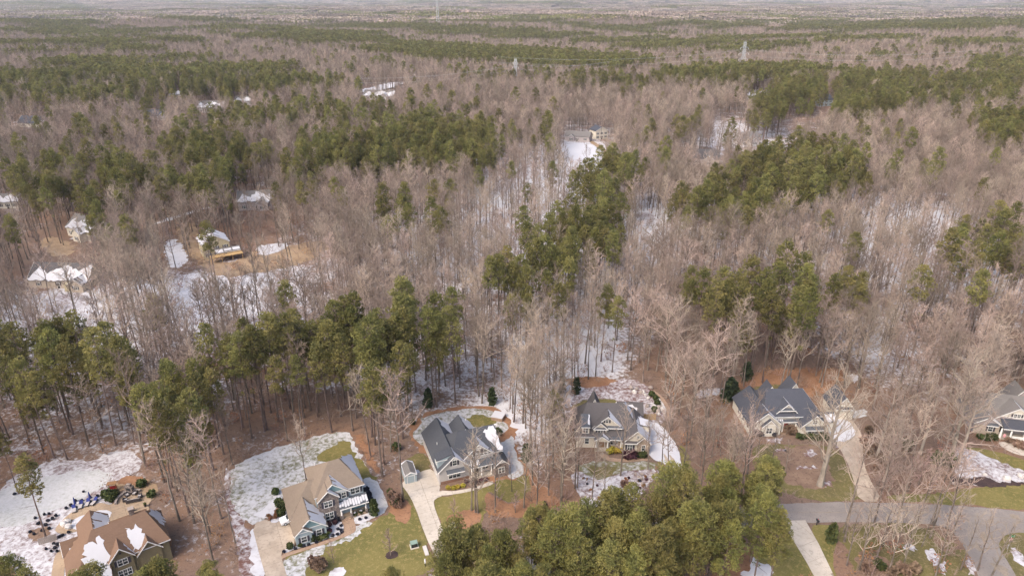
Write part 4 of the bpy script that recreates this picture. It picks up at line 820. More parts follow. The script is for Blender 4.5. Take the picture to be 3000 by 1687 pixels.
def bare_tree(seed, H, r, fork=.42, nl=14, up=.9, spread=.30, n2=6, n3=5, tw=.022, multi=1, wild=.18, tlen=.055, lr=.6):
    """trunk mesh data and branch mesh data of a leafless tree"""
    g = np.random.default_rng(seed); TV, TF, BV, BF = [], [], [], []
    for q in range(multi):
        lean = g.normal(0, .03 if multi == 1 else .10, 2); base = np.array((g.normal(0, .25) * (multi > 1), g.normal(0, .25) * (multi > 1), -.3)); Hh = H * g.uniform(.85, 1) if q else H
        rr = r * (1 if q == 0 else .75); ns = 9; tp = [base]
        for k in range(1, ns + 1):
            f = k / ns; tp.append(np.array((base[0] + lean[0] * Hh * f + g.normal(0, wild * .9) * f, base[1] + lean[1] * Hh * f + g.normal(0, wild * .9) * f, Hh * f * .96)))
        rad = lambda f: rr * (1 - f) ** .8 + .03 if f < 1 else .02
        for k in range(ns): prism(TV, TF, tp[k], tp[k + 1], (rr * 1.5 if k == 0 else rad(k / ns)), rad((k + 1) / ns), 6)
        for i in range(nl):
            f = fork + (1 - fork) * (i + g.uniform(0, .8)) / nl; k = min(ns - 1, int(f * ns)); p = tp[k] + (tp[k + 1] - tp[k]) * (f * ns - k)
            az = i * 2.4 + g.uniform(-.5, .5); t = (f - fork) / (1 - fork); L = H * spread * (1.05 - .62 * t) * g.uniform(.7, 1.15)
            d = nrm(np.array((math.cos(az), math.sin(az), up * g.uniform(.6, 1.3) * (.75 + .8 * t)))); r1 = max(.035, rad(f) * lr); seg = 4; pp = p; pts = [p]
            for s in range(seg):
                d = nrm(d + np.array((0, 0, .13)) + g.normal(0, wild, 3)); q2 = pp + d * L / seg; prism(BV, BF, pp, q2, r1 * (1 - s / seg) + .018, r1 * (1 - (s + 1) / seg) + .018, 4); pp = q2; pts.append(pp)
            for j in range(n2):
                u = .25 + .75 * (j + g.uniform(0, .9)) / n2; a = u * seg; ka = min(seg - 1, int(a)); p2 = pts[ka] + (pts[ka + 1] - pts[ka]) * (a - ka)
                d2 = nrm(nrm(pts[ka + 1] - pts[ka]) * .8 + g.normal(0, .55, 3) + np.array((0, 0, .25))); L2 = L * .48 * g.uniform(.6, 1.2) * (1.15 - .5 * u); m1 = p2 + d2 * L2 * .5; d3 = nrm(d2 + g.normal(0, wild, 3) + np.array((0, 0, .15))); e1 = m1 + d3 * L2 * .5
                prism(BV, BF, p2, m1, tw * 1.5, tw * 1.15, 3); prism(BV, BF, m1, e1, tw * 1.15, .0, 3)
                for w in range(n3):
                    uu = .2 + .8 * (w + g.uniform(0, .9)) / n3; p3 = p2 + (m1 - p2) * uu * 2 if uu < .5 else m1 + (e1 - m1) * (uu - .5) * 2
                    d4 = nrm(d3 * .7 + g.normal(0, .6, 3) + np.array((0, 0, .2))); L3 = H * tlen * g.uniform(.6, 1.4); prism(BV, BF, p3, p3 + d4 * L3, tw * .8, 0, 3)
                    if w % 2: p4 = p3 + d4 * L3 * .5; prism(BV, BF, p4, p4 + nrm(d4 + g.normal(0, .6, 3)) * L3 * .6, tw * .7, 0, 3)
    return (TV, TF), (BV, BF)
def tufts(V, F, c, rad, n, g, ln=.42, wd=.13, flat=.75):
    """a clump of needle sprays, pointing out from its centre"""
    u = g.normal(0, 1, (n, 3)); u /= np.linalg.norm(u, axis=1)[:, None]; rr = rad * g.uniform(.45, 1.0, n) ** .6
    P0 = c + u * rr[:, None] * np.array((1, 1, flat)); D = u * .8 + g.normal(0, .45, (n, 3)) + np.array((0, 0, .35)); D /= np.linalg.norm(D, axis=1)[:, None]
    S = np.cross(D, g.normal(0, 1, (n, 3))); S /= np.linalg.norm(S, axis=1)[:, None]; l = ln * g.uniform(.7, 1.3, n)[:, None]; w = wd * g.uniform(.7, 1.3, n)[:, None]
    b = len(V)
    for a, d, s, li, wi in zip(P0, D, S, l, w):
        V.append(a - d * li * .4); V.append(a + d * li * .35 + s * wi); V.append(a + d * li * .75); V.append(a + d * li * .35 - s * wi); F.append((b, b + 1, b + 2, b + 3)); b += 4
def pine_tree(seed, H, r, crown=.42, wide=3.6, ncl=46, nt=70, low=2, ln=.42, wd=.12):
    g = np.random.default_rng(seed); TV, TF, CV, CF = [], [], [], []; ns = 8; tp = []
    lean = g.normal(0, .025, 2)
    for k in range(ns + 1): f = k / ns; tp.append(np.array((lean[0] * H * f + g.normal(0, .08) * f, lean[1] * H * f + g.normal(0, .08) * f, H * f - .3 * (k == 0))))
    rad = lambda f: r * (1 - .82 * f)
    for k in range(ns): prism(TV, TF, tp[k], tp[k + 1], rad(k / ns) * (1.25 if k == 0 else 1), rad((k + 1) / ns), 6)
    at = lambda f: tp[min(ns - 1, int(f * ns))] + (tp[min(ns - 1, int(f * ns)) + 1] - tp[min(ns - 1, int(f * ns))]) * (f * ns - min(ns - 1, int(f * ns)))
    for i in range(ncl):
        t = (i + g.uniform(0, 1)) / ncl; f = 1 - crown * (1 - t) ; az = i * 2.39996 + g.uniform(-.4, .4)
        prof = wide * (math.sin(math.pi * min(1, .22 + .70 * t)) ** .8) * (1 if t < .85 else (1.15 - t) / .3)
        rr = prof * (g.uniform(.25, 1.0) ** .7); p = at(min(.999, f)); c = p + np.array((math.cos(az) * rr, math.sin(az) * rr, g.uniform(-.3, .9) + rr * .12))
        if rr > .7: prism(TV, TF, p - np.array((0, 0, .5)), c, .06, .02, 3)
        tufts(CV, CF, c, g.uniform(.5, 1.15) * (.72 + wide * .09), nt, g, ln, wd)
    for i in range(low):
        f = 1 - crown - g.uniform(.02, .22); az = g.uniform(0, 6.28); p = at(f); c = p + np.array((math.cos(az), math.sin(az), .25)) * g.uniform(1.2, 2.6); prism(TV, TF, p, c, .05, .015, 3)
        if g.random() < .5: tufts(CV, CF, c, .6, nt // 2, g, ln, wd)
    return (TV, TF), (CV, CF)
def two(name, tree, tm, cm, cname='crown'):
    (tv, tf), (cv, cf) = tree
    return mesh('trunk', tv, tf, M[tm]), mesh(cname, cv, cf, M[cm])
def join_mesh(name, tree, tm, cm):
    (tv, tf), (cv, cf) = tree; n = len(tv)
    return mesh(name, tv + cv, tf + [tuple(n + i for i in q) for q in cf], [M[tm], M[cm]], [0] * len(tf) + [1] * len(cf))
FB = [two('b', bare_tree(100 + i, H, .17, fk, nl, .98, sp, 5, 4, .034), 'bark_bare', 'twig', 'branches') for i, (H, fk, nl, sp) in enumerate(((21, .42, 17, .28), (23, .5, 15, .25), (19, .38, 16, .34), (22, .48, 18, .22), (17, .35, 14, .32), (24, .55, 16, .27), (20, .3, 18, .31)))]
FP = [two('p', pine_tree(200 + i, H, .22, cr, wi, nc, 64), 'bark_pine', 'needles') for i, (H, cr, wi, nc) in enumerate(((25, .40, 2.7, 40), (27, .36, 3.1, 40), (23, .44, 2.5, 38), (26, .34, 2.4, 34), (24, .5, 2.9, 46), (28, .38, 3.3, 44)))]
YP = [two('y', pine_tree(230 + i, H, .16, cr, wi, nc, 125, 3, .34, .062), 'bark_pine', 'needles_young') for i, (H, cr, wi, nc) in enumerate(((17, .6, 2.5, 52), (16, .62, 2.7, 54), (18, .52, 2.4, 48), (15, .66, 2.6, 52), (19, .5, 2.9, 54)))]
SMALL = [two('s', bare_tree(300 + i, H, .07, .15, 16, 1.1, .34, 5, 4, .02), 'bark_bare', 'twig_red', 'branches') for i, H in enumerate((6, 7.5, 5, 9))]
YARD = [two('o', bare_tree(320 + i, H, .15, .3, 15, .95, .27, 4, 4, .026), 'bark_bare', 'twig_pale', 'branches') for i, H in enumerate((17, 19, 15, 20))]
GIANT = two('g', bare_tree(341, 25, .55, .2, 26, .85, .42, 8, 6, .036, 1, .2, .055, .38), 'bark_pale', 'twig_pale', 'branches')
BIG = [two('g', bare_tree(350 + i, H, .38, .25, 20, .75, .38, 7, 6, .038, mu, .22), 'bark_pale', 'twig_pale', 'branches') for i, (H, mu) in enumerate(((22, 1), (20, 2), (24, 1)))]

def place_tree(proto, name, x, y, s, rz, label, cat, group):
    e = empty(name, (x, y, float(elev(x, y))), rz, label, cat, group); e.scale = (s, s, s)
    for m_ in proto: link(bpy.data.objects.new(m_.name.split('.')[0], m_), e)
    return e
# --- hand-placed trees of the yards (photo pixel of the foot, height, prototype)
def yard(protos, k, px, py, hgt, base_h, label, group, name='bare_tree'):
    x, y = P(px, py); s = hgt / base_h
    place_tree(protos[k], name, x, y, s, R.uniform(0, 6.28), label, 'tree', group); USED.append((x, y, 2.2))
USED = []
YH = (17, 19, 15, 20)
for i, (px, py, hg) in enumerate(((1381, 1495, 17), (1393, 1501, 19), (1400, 1502, 17))):
    yard(YARD, i % 4, px, py, hg, YH[i % 4], 'slender bare tree rising from the orange mulch island by the pale driveway', 'bare trees on the mulch island')
for i, (px, py, hg) in enumerate(((1451, 1501, 18), (1535, 1487, 15), (1572, 1507, 19), (1643, 1479, 20), (1607, 1450, 17), (1560, 1420, 16), (1500, 1440, 10))):
    yard(YARD, (i + 1) % 4, px, py, hg, YH[(i + 1) % 4], 'bare tree in the orange mulch bed between the grey and the cream house', 'bare trees in the mulch bed')
for i, (px, py, hg) in enumerate(((1961, 1263, 21), (1968, 1262, 19))): yard(YARD, i, px, py, hg, YH[i], 'tall pale twin trunk at the bend of the snowy driveway', 'twin trunks by the snowy driveway')
for i, (px, py, hg) in enumerate(((1818, 1393, 17), (1734, 1456, 16), (1771, 1462, 12), (1685, 1431, 18), (1644, 1459, 18), (1898, 1376, 15), (1692, 1428, 14))):
    yard(YARD, (i + 2) % 4, px, py, hg, YH[(i + 2) % 4], 'bare tree standing in the snowy bed before the cream house', 'bare trees in the snowy bed')
x, y = P(2402, 1422); place_tree(GIANT, 'giant_bare_tree', x, y, 1.0, 1.2, 'giant pale-barked bare tree with wide crown before the white house', 'tree', None); USED.append((x, y, 4))
for i, (px, py, hg) in enumerate(((2569, 1335, 19), (2592, 1412, 17), (2695, 1330, 19))): yard(BIG, i, px, py, hg, (22, 20, 24)[i], 'broad pale bare tree in the leaf bed right of the tan driveway', 'broad bare trees by the tan driveway')
for i, (px, py, hg) in enumerate(((2789, 1331, 24), (2804, 1360, 21), (2850, 1225, 22))): yard(BIG, (i + 2) % 3, px, py, hg, (24, 22, 20)[i], 'broad pale bare tree over the mauve house and its snowy bed', 'broad bare trees by the mauve house')
for i, (px, py, hg) in enumerate(((2219, 1347, 10), (2259, 1364, 11), (2301, 1384, 8), (2110, 1335, 12), (2135, 1350, 11), (2085, 1340, 13), (2060, 1310, 15), (2050, 1365, 12), (2100, 1310, 12), (2020, 1300, 16))):
    yard(YARD, i % 4, px, py, hg, YH[i % 4], 'thin bare tree in the brown thicket left of the white house', 'thin trees left of the white house')
for i, (px, py, hg) in enumerate(((2563, 1648, 15), (2651, 1624, 14), (2517, 1668, 15), (2700, 1600, 12), (2780, 1585, 12), (2814, 1668, 13), (2864, 1670, 13), (2600, 1680, 16), (2740, 1690, 14), (2480, 1655, 14), (2900, 1700, 14), (2680, 1500 + 60, 9), (2470, 1560, 12), (2530, 1575, 12), (2620, 1555, 11), (2585, 1600, 12), (2645, 1660, 13), (2765, 1640, 12))):
    yard(YARD, i % 4, px, py, hg, YH[i % 4], 'bare tree on the brown verge between the street and its side street', 'bare trees at the street corner')
for i, (px, py, hg) in enumerate(((2570, 1440, 7), (2560, 1460, 6), (2600, 1450, 8), (2660, 1440, 9), (2690, 1420, 9), (2720, 1450, 7))): yard(SMALL, i % 4, px, py, hg, (6, 7.5, 5, 9)[i % 4], 'low bushy bare tree between the tan driveway and the corner lawn', 'low bare trees by the corner lawn')
for i, (px, py, hg, lb) in enumerate(((1145, 1626, 6, 'lone bare sapling in the dark mulch ring on the lawn'), (1331, 1519, 5, 'bare sapling standing in the orange mulch island'), (1510, 1501, 5, 'crooked bare sapling at the lawn edge by the mulch bed'), (978, 1648, 5, 'thin bare sapling on the lawn below the blue-grey house'))):
    yard(SMALL, i, px, py, hg, (6, 7.5, 5, 9)[i], lb, None, 'bare_sapling')
x, y = P(1181, 1468); place_tree(FB[5], 'bare_tree', x, y, 1.22, .4, 'very tall bare tree rising beside the small white shed', 'tree', None); USED.append((x, y, 3))
for i, (px, py, hg, lb) in enumerate(((136, 1580, 19, 'tall leaning pine beside the pool patio of the brown-roofed house'), (55, 1447, 15, 'pine standing alone on the snowy lawn by the frame edge'))):
    x, y = P(px, py); place_tree(FP[2 + i], 'pine_tree', x, y, hg / (23, 26)[i], 2.0 * i, lb, 'tree', None); USED.append((x, y, 3))
x, y = P(1627, 1300); place_tree(YP[1], 'pine_tree', x, y, .82, .3, 'small yellowish pine against the left end of the cream house', 'tree', None); USED.append((x, y, 3))
for px, py, h_ in ((25, 1680, 13), (90, 1720, 12), (0, 1720, 13), (270, 1700, 11), (300, 1735, 11), (235, 1730, 11), (455, 1690, 13), (490, 1700, 12), (415, 1735, 12), (610, 1700, 11), (635, 1720, 11), (1140, 1710, 9), (530, 1735, 10)):
    x, y = P(px, py, h_); k = R.randrange(5); place_tree(YP[k], 'pine_tree', x, y, (h_ + 3) / (17, 16, 18, 15, 19)[k], R.uniform(0, 6), 'olive pine crown in front of the brown-roofed house and driveways', 'tree', 'pines before the brown-roofed house'); USED.append((x, y, 2.5))

# --- forest: where pines stand (polygons traced round the crowns), the rest is bare hardwood
PINES = [
    (9, 19, 1.0, [(0, 890), (130, 868), (240, 862), (340, 880), (355, 950), (290, 990), (200, 985), (100, 1030), (-20, 1030)], 'tall pine in the belt behind the snowy lawn of the brown-roofed house', 'pines behind the brown-roofed house'),
    (9, 20, 1.0, [(290, 1010), (380, 955), (480, 915), (560, 880), (620, 852), (700, 878), (760, 842), (850, 802), (935, 850), (880, 905), (850, 955), (760, 965), (650, 965), (545, 995), (510, 1060), (575, 1110), (500, 1140), (400, 1120), (300, 1090)], 'tall pine in the belt behind the snowy lawn of the blue-grey house', 'pines behind the blue-grey house'),
    (9, 20, 1.0, [(862, 935), (930, 872), (1000, 792), (1060, 762), (1100, 742), (1150, 775), (1120, 835), (1080, 885), (1025, 955), (1005, 1015), (920, 1015), (868, 985)], 'tall pine in the clump behind the grey gabled house', 'pines behind the grey gabled house'),
    (9, 13, 1.3, [(1060, 1500), (1110, 1395), (1180, 1345), (1230, 1320), (1330, 1300), (1440, 1278), (1560, 1280), (1640, 1240), (1710, 1195), (1780, 1175), (1870, 1165), (1950, 1190), (2000, 1240), (2035, 1300), (1990, 1330), (1950, 1350), (1850, 1370), (1720, 1420), (1700, 1500)], 'young olive pine in the dense stand hiding the street', 'young pines hiding the street'),
    (9, 20, .9, [(1290, 645), (1350, 570), (1400, 545), (1480, 535), (1550, 550), (1520, 605), (1480, 655), (1400, 685), (1340, 705), (1300, 735), (1230, 725), (1230, 692)], 'tall pine in the clump amid the snowy bare woods', 'pines amid the bare woods'),
    (9, 19, 1.0, [(1375, 735), (1440, 735), (1445, 775), (1385, 785)], 'round-crowned pine alone among bare trees below the middle clump', 'round-crowned pines'),
    (9, 19, 1.0, [(1470, 775), (1560, 770), (1565, 810), (1500, 835), (1475, 815)], 'dark pine of the trio behind the cream house', 'pine trio behind the cream house'),
    (9, 17, 1.0, [(1370, 855), (1400, 845), (1410, 895), (1375, 905)], 'single pine in front of the trio behind the cream house', None),
    (9, 20, .95, [(1720, 725), (1790, 702), (1850, 725), (1950, 695), (2060, 685), (2125, 675), (2130, 725), (2080, 765), (2020, 805), (1960, 835), (1900, 835), (1850, 795), (1760, 745)], 'tall pine in the clump behind the white house', 'pines behind the white house'),
    (9, 20, .9, [(1700, 495), (1800, 445), (1900, 405), (2000, 355), (2080, 365), (2190, 425), (2180, 465), (2100, 485), (2000, 505), (1900, 545), (1800, 555), (1710, 535)], 'pine in the long slanting band beyond the middle clump', 'pines in the slanting band'),
    (9, 20, .9, [(1430, 485), (1500, 425), (1560, 405), (1630, 385), (1605, 435), (1560, 485), (1480, 525)], 'pine in the stand beside the snowy clearing', 'pines beside the snowy clearing'),
    (9, 20, .9, [(700, 412), (760, 365), (860, 345), (1000, 315), (1100, 305), (1200, 315), (1258, 355), (1240, 402), (1150, 402), (1050, 412), (950, 422), (850, 432), (740, 432)], None, None),
    (9, 20, .8, [(410, 365), (480, 345), (620, 355), (680, 382), (620, 432), (560, 482), (520, 502), (440, 472), (440, 402)], None, None),
    (9, 20, .6, [(0, 445), (60, 405), (180, 405), (300, 425), (380, 412), (400, 442), (330, 482), (340, 522), (250, 522), (150, 542), (60, 505), (0, 505)], None, None),
    (9, 20, .8, [(2310, 622), (2400, 592), (2500, 565), (2600, 560), (2600, 690), (2500, 655), (2400, 672), (2330, 652)], 'pine in the dark clump at the frame edge beyond the white house', 'pines in the right-hand clump'),
    (0, 20, .9, [(2450, 302), (2630, 272), (2650, 312), (2550, 342), (2430, 332)], None, None), (0, 20, .9, [(2470, 212), (2580, 192), (2605, 242), (2520, 272), (2470, 262)], None, None),
    (0, 20, .9, [(2600, 202), (3010, 150), (3010, 212), (2650, 214)], None, None), (0, 20, .9, [(2850, 342), (3010, 335), (3010, 420), (2880, 410)], None, None),
    (0, 20, .9, [(2220, 242), (2460, 250), (2440, 292), (2330, 322), (2310, 382), (2210, 382), (2200, 322)], None, None),
    (0, 20, .55, [(-20, 180), (400, 225), (700, 205), (1000, 150), (1240, 100), (1300, 110), (1300, 180), (1000, 215), (700, 262), (560, 270), (300, 250), (-20, 290)], None, None),
    (0, 20, .55, [(1270, 105), (1500, 130), (1900, 130), (2400, 145), (2400, 170), (2150, 200), (2000, 205), (1850, 260), (1700, 265), (1600, 232), (1400, 245), (1300, 232), (1290, 170)], None, None),
    (0, 20, .5, [(2000, 80), (2600, 85), (3010, 90), (3010, 120), (2500, 165), (2350, 170), (2000, 130)], None, None),
    (0, 20, .7, [(180, 560), (330, 560), (330, 640), (300, 720), (270, 740), (240, 620)], 'pine by the clearings of the far left houses', 'pines by the far left houses'),
    (0, 20, .5, [(130, 580), (220, 580), (220, 640), (140, 660)], 'pine by the clearings of the far left houses', 'pines by the far left houses'),
    (0, 20, 1.0, [(1250, 560), (1285, 558), (1290, 575), (1255, 580)], None, None), (0, 20, 1.0, [(1150, 600), (1210, 595), (1215, 650), (1165, 655)], None, None),
    (0, 18, 1.0, [(0, 1000), (60, 1000), (70, 1180), (0, 1180)], 'dark pine at the left frame edge above the snowy lawn', 'pines at the left frame edge'), (0, 20, 1.0, [(115, 905), (220, 905), (225, 980), (130, 1000)], 'broad dark pine alone in the bare woods on the left', 'dark pines of the left woods')]
def inside(poly, x, y):
    poly = np.asarray(poly); r = np.zeros(len(x), bool); n = len(poly); j = n - 1
    for i in range(n):
        xi, yi, xj, yj = poly[i][0], poly[i][1], poly[j][0], poly[j][1]
        c = ((yi > y) != (yj > y)) & (x < (xj - xi) * (y - yi) / (yj - yi + 1e-12) + xi); r ^= c; j = i
    return r
def jitter_grid(x0, x1, y0, y1, step):
    X, Y = np.meshgrid(np.arange(x0, x1, step), np.arange(y0, y1, step))
    return (X + rng.uniform(-.48, .48, X.shape) * step).ravel(), (Y + rng.uniform(-.48, .48, X.shape) * step).ravel()
def project(x, y, z):
    dz = z - CAM_H; dep = y * math.cos(PITCH) - dz * math.sin(PITCH); up = y * math.sin(PITCH) + dz * math.cos(PITCH)
    return 1500 + FPX * x / dep, 843.5 - FPX * up / dep
def big_noise(x, y, s, ph): return (np.sin(x / s + ph) * np.cos(y / (s * .6) + ph * 2.1) + np.sin((x + y) / (s * .57) + ph * 3) * .7 + np.cos((x - 1.6 * y) / (s * .33) + ph) * .5) / 2.2
def forest(y0, y1, step, mar=30):
    out = []
    ys = np.linspace(y0, y1, 9)
    for a, b in zip(ys[:-1], ys[1:]):
        w = .80 * (b * .92 + 37) + mar; out.append(jitter_grid(-w, w, a, b, step))
    x = np.concatenate([o[0] for o in out]); y = np.concatenate([o[1] for o in out])
    k = np.abs(x) < .80 * (y * .92 + 37) + mar; x, y = x[k], y[k]
    ok = np.ones(len(x), bool)
    for c in CLEAR: ok &= ~inside(c, x, y)
    for ux, uy, ur in USED: ok &= (x - ux) ** 2 + (y - uy) ** 2 > ur ** 2
    x, y = x[ok], y[ok]; pid = np.full(len(x), -1); u = rng.uniform(0, 1, len(x))
    for i, (reg, hc, den, pts, lb, gr) in enumerate(PINES):
        jx = rng.normal(0, .8 + 2.2 * (hc > 14), len(x)); jy = rng.normal(0, 1 + 3 * (hc > 14), len(x)); q = inside(W(reg, pts, hc), x + jx, y + jy); dn = big_noise(x, y * 1.7, 75, .9) + .5 * big_noise(x, y * 1.5, 31, 3.3); pid[q & (u < den * (.86 if y0 < 700 else 0)) & ((den > .56) | (lb is not None) | (dn > .02))] = i
    # leftovers: pine probability by broad drifts, rare pines elsewhere
    far = np.clip((y - 380) / 400, 0, 1); d = big_noise(x, y * .75, 150, 1.7) + .4 * big_noise(x, y, 55, 5.1)
    v = rng.uniform(0, 1, len(x)); pid[(pid == -1) & (v < .01 + .025 * (x < -60) * (y < 500) + .015 * ((y > 250) & (y < 500)) + far * np.where(d > .24, .85, np.where(d > .12, .25, .01)))] = 999
    return x, y, pid
fx, fy, fp = forest(58, 760, 4.6)
bx_, by_ = jitter_grid(-60, 80, 58, 110, 5.0); kb = inside(W(9, PINES[3][3], 13), bx_, by_)
for c in CLEAR: kb &= ~inside(c, bx_, by_)
fx = np.concatenate([fx, bx_[kb]]); fy = np.concatenate([fy, by_[kb]]); fp = np.concatenate([fp, np.full(int(kb.sum()), 3)])
# keep sight lines to the houses as open as the photograph shows them
bx, by = project(fx, fy, elev(fx, fy)); tx, ty = project(fx, fy, elev(fx, fy) + 21); u = rng.uniform(0, 1, len(fx)); keep = np.ones(len(fx), bool)
for hh in HOUSES:
    ex = HEXT[hh.root.name]; hx, hy = hh.world((ex[0] + ex[1]) / 2, 0); hw = (ex[1] - ex[0]) / 2 + 1; cx, cyy = PXY(hx, hy, 3.5 + float(elev(hx, hy))); sc_ = FPX / math.hypot(hy, CAM_H)
    keep &= ~((np.abs(bx - cx) < max(9, hw) * sc_) & (ty < cyy) & (by > cyy) & (fy < hy) & (u < (.97 if hy < 150 else .9)) & ((fp < 0) | (fp == 999) | (hy > 160)))
for px, py, wpx in ((1715, 460, 60), (1120, 255, 80), (2268, 440, 55), (2268, 415, 50), (2335, 370, 48), (2335, 350, 40), (830, 760, 100), (150, 722, 60), (560, 800, 60), (2130, 365, 50), (1690, 200, 30), (2400, 330, 20), (650, 770, 130), (1900, 640, 40), (840, 735, 60), (255, 890, 60)):
    keep &= ~((np.abs(bx - px) < wpx) & (ty < py) & (by > py) & (u < .9))
# the street and the near lawns stay in view: bare trees do not stand in front of them
cl = np.zeros(len(fx), bool)
for q in ([(560, 1330), (1230, 1330), (1290, 1690), (560, 1690)], [(2000, 1270), (2700, 1270), (3000, 1290), (3000, 1690), (1900, 1690)]):
    pass
TH = inside(W(1, [(1380, 520), (1900, 450), (1985, 700), (1990, 1100), (1900, 1400), (1560, 1500), (1430, 1300), (1480, 1000), (1370, 700)]), fx, fy)
keep &= ~((fp < 0) & (fy < 108) & (fx > -45) & (fx < 62) & ~TH)
keep &= ~((fp < 0) & (fy < 100) & ~TH)
keep &= ~((fp == 999) & (fy < 145))
keep |= TH & (fp < 0)
for q, pr in (([(1380, 470), (1700, 470), (1720, 640), (1680, 800), (1400, 780)], .5), ([(2480, 600), (2800, 580), (2800, 780), (2500, 780)], .4), ([(0, 1120), (420, 1120), (420, 1330), (0, 1330)], .3), ([(2500, 1170), (2880, 1170), (2880, 1430), (2560, 1430)], .5), ([(1990, 1190), (2200, 1190), (2230, 1400), (1990, 1400)], .55)):
    keep &= ~(inside(W(0, q), fx, fy) & (fp < 0) & (u < pr))
# trees thin out: pines want a little more room than hardwoods
u2 = rng.uniform(0, 1, len(fx)); keep &= ~((fp >= 0) & (fp != 3) & (fy > 190) & (u2 < .2)); keep &= ~((fp < 0) & (fy > 165) & (u2 < .22)) 
fx, fy, fp = fx[keep], fy[keep], fp[keep]
print('forest trees near', len(fx), 'pines', int((fp >= 0).sum()))
dist = np.hypot(fx, fy); order = np.argsort(dist); n_p = n_b = 0; stuff_p, stuff_b, stuff_y = [], [], []
HN = [('brown_roofed_house', 'the brown-roofed house'), ('blue_grey_house', 'the blue-grey house'), ('grey_gabled_house', 'the grey gabled house'), ('cream_house', 'the cream house'), ('white_house', 'the white house'), ('mauve_house', 'the mauve house')]
HP = [(hh.root.location.x, hh.root.location.y, n2) for n1, n2 in HN for hh in HOUSES if hh.root.name == n1]
for k in order:
    x, y, pi = float(fx[k]), float(fy[k]), int(fp[k]); s = float(rng.uniform(.74, 1.14)); rz = float(rng.uniform(0, 6.28))
    px, py = PXY(x, y, 12)
    seen = -60 < px < 3060 and py < 1760
    if pi >= 0:
        young = pi == 3
        if n_p < 295 and seen and (pi == 999 or PINES[pi][4]):
            lb, gr = (PINES[pi][4], PINES[pi][5] or None) if pi != 999 else ('stray tall pine among the bare hardwoods', 'stray pines')
            if gr is None: gr = 'lone pines'
            if young:
                lb = 'young olive pine in the street-side stand, ' + ('next to the pale driveway and mulch island' if x < 3 else ('below the orange mulch and the snowy bed' if x < 24 else ('below the snowy driveway of the cream house' if x < 42 else 'at the end by the lower driveway'))); gr = lb.replace('young olive pine', 'young pines')
            elif 'belt' in lb or 'clump' in lb:
                lb = ('lower ' if s < .92 else 'high-topped ') + lb.replace('tall pine', 'pine'); gr = ('lower ' if s < .92 else 'high-topped ') + gr
            place_tree(YP[n_p % 5] if young else FP[n_p % 6], 'pine_tree', x, y, s, rz, lb, 'tree', gr); n_p += 1
        elif young: stuff_y.append((x, y, s, rz))
        else: stuff_p.append((x, y, s, rz))
    else:
        if n_b < 240 and seen:
            d_, hx, hy, nm = min((math.hypot(x - a - 6, y - b - 5), a, b, n) for a, b, n in HP)
            lb = ('bare grey hardwood in the woods behind ' if y > hy + 8 else 'bare grey hardwood in the trees beside ') + nm
            if y > hy + 45: lb = lb.replace('in the woods', 'deep in the woods')
            elif y > hy + 8: lb = lb.replace('in the woods', 'at the edge of the woods')
            place_tree(FB[n_b % 7], 'bare_tree', x, y, s, rz, lb, 'tree', lb.replace('bare grey hardwood ', '')); n_b += 1
        else: stuff_b.append((x, y, s, rz))

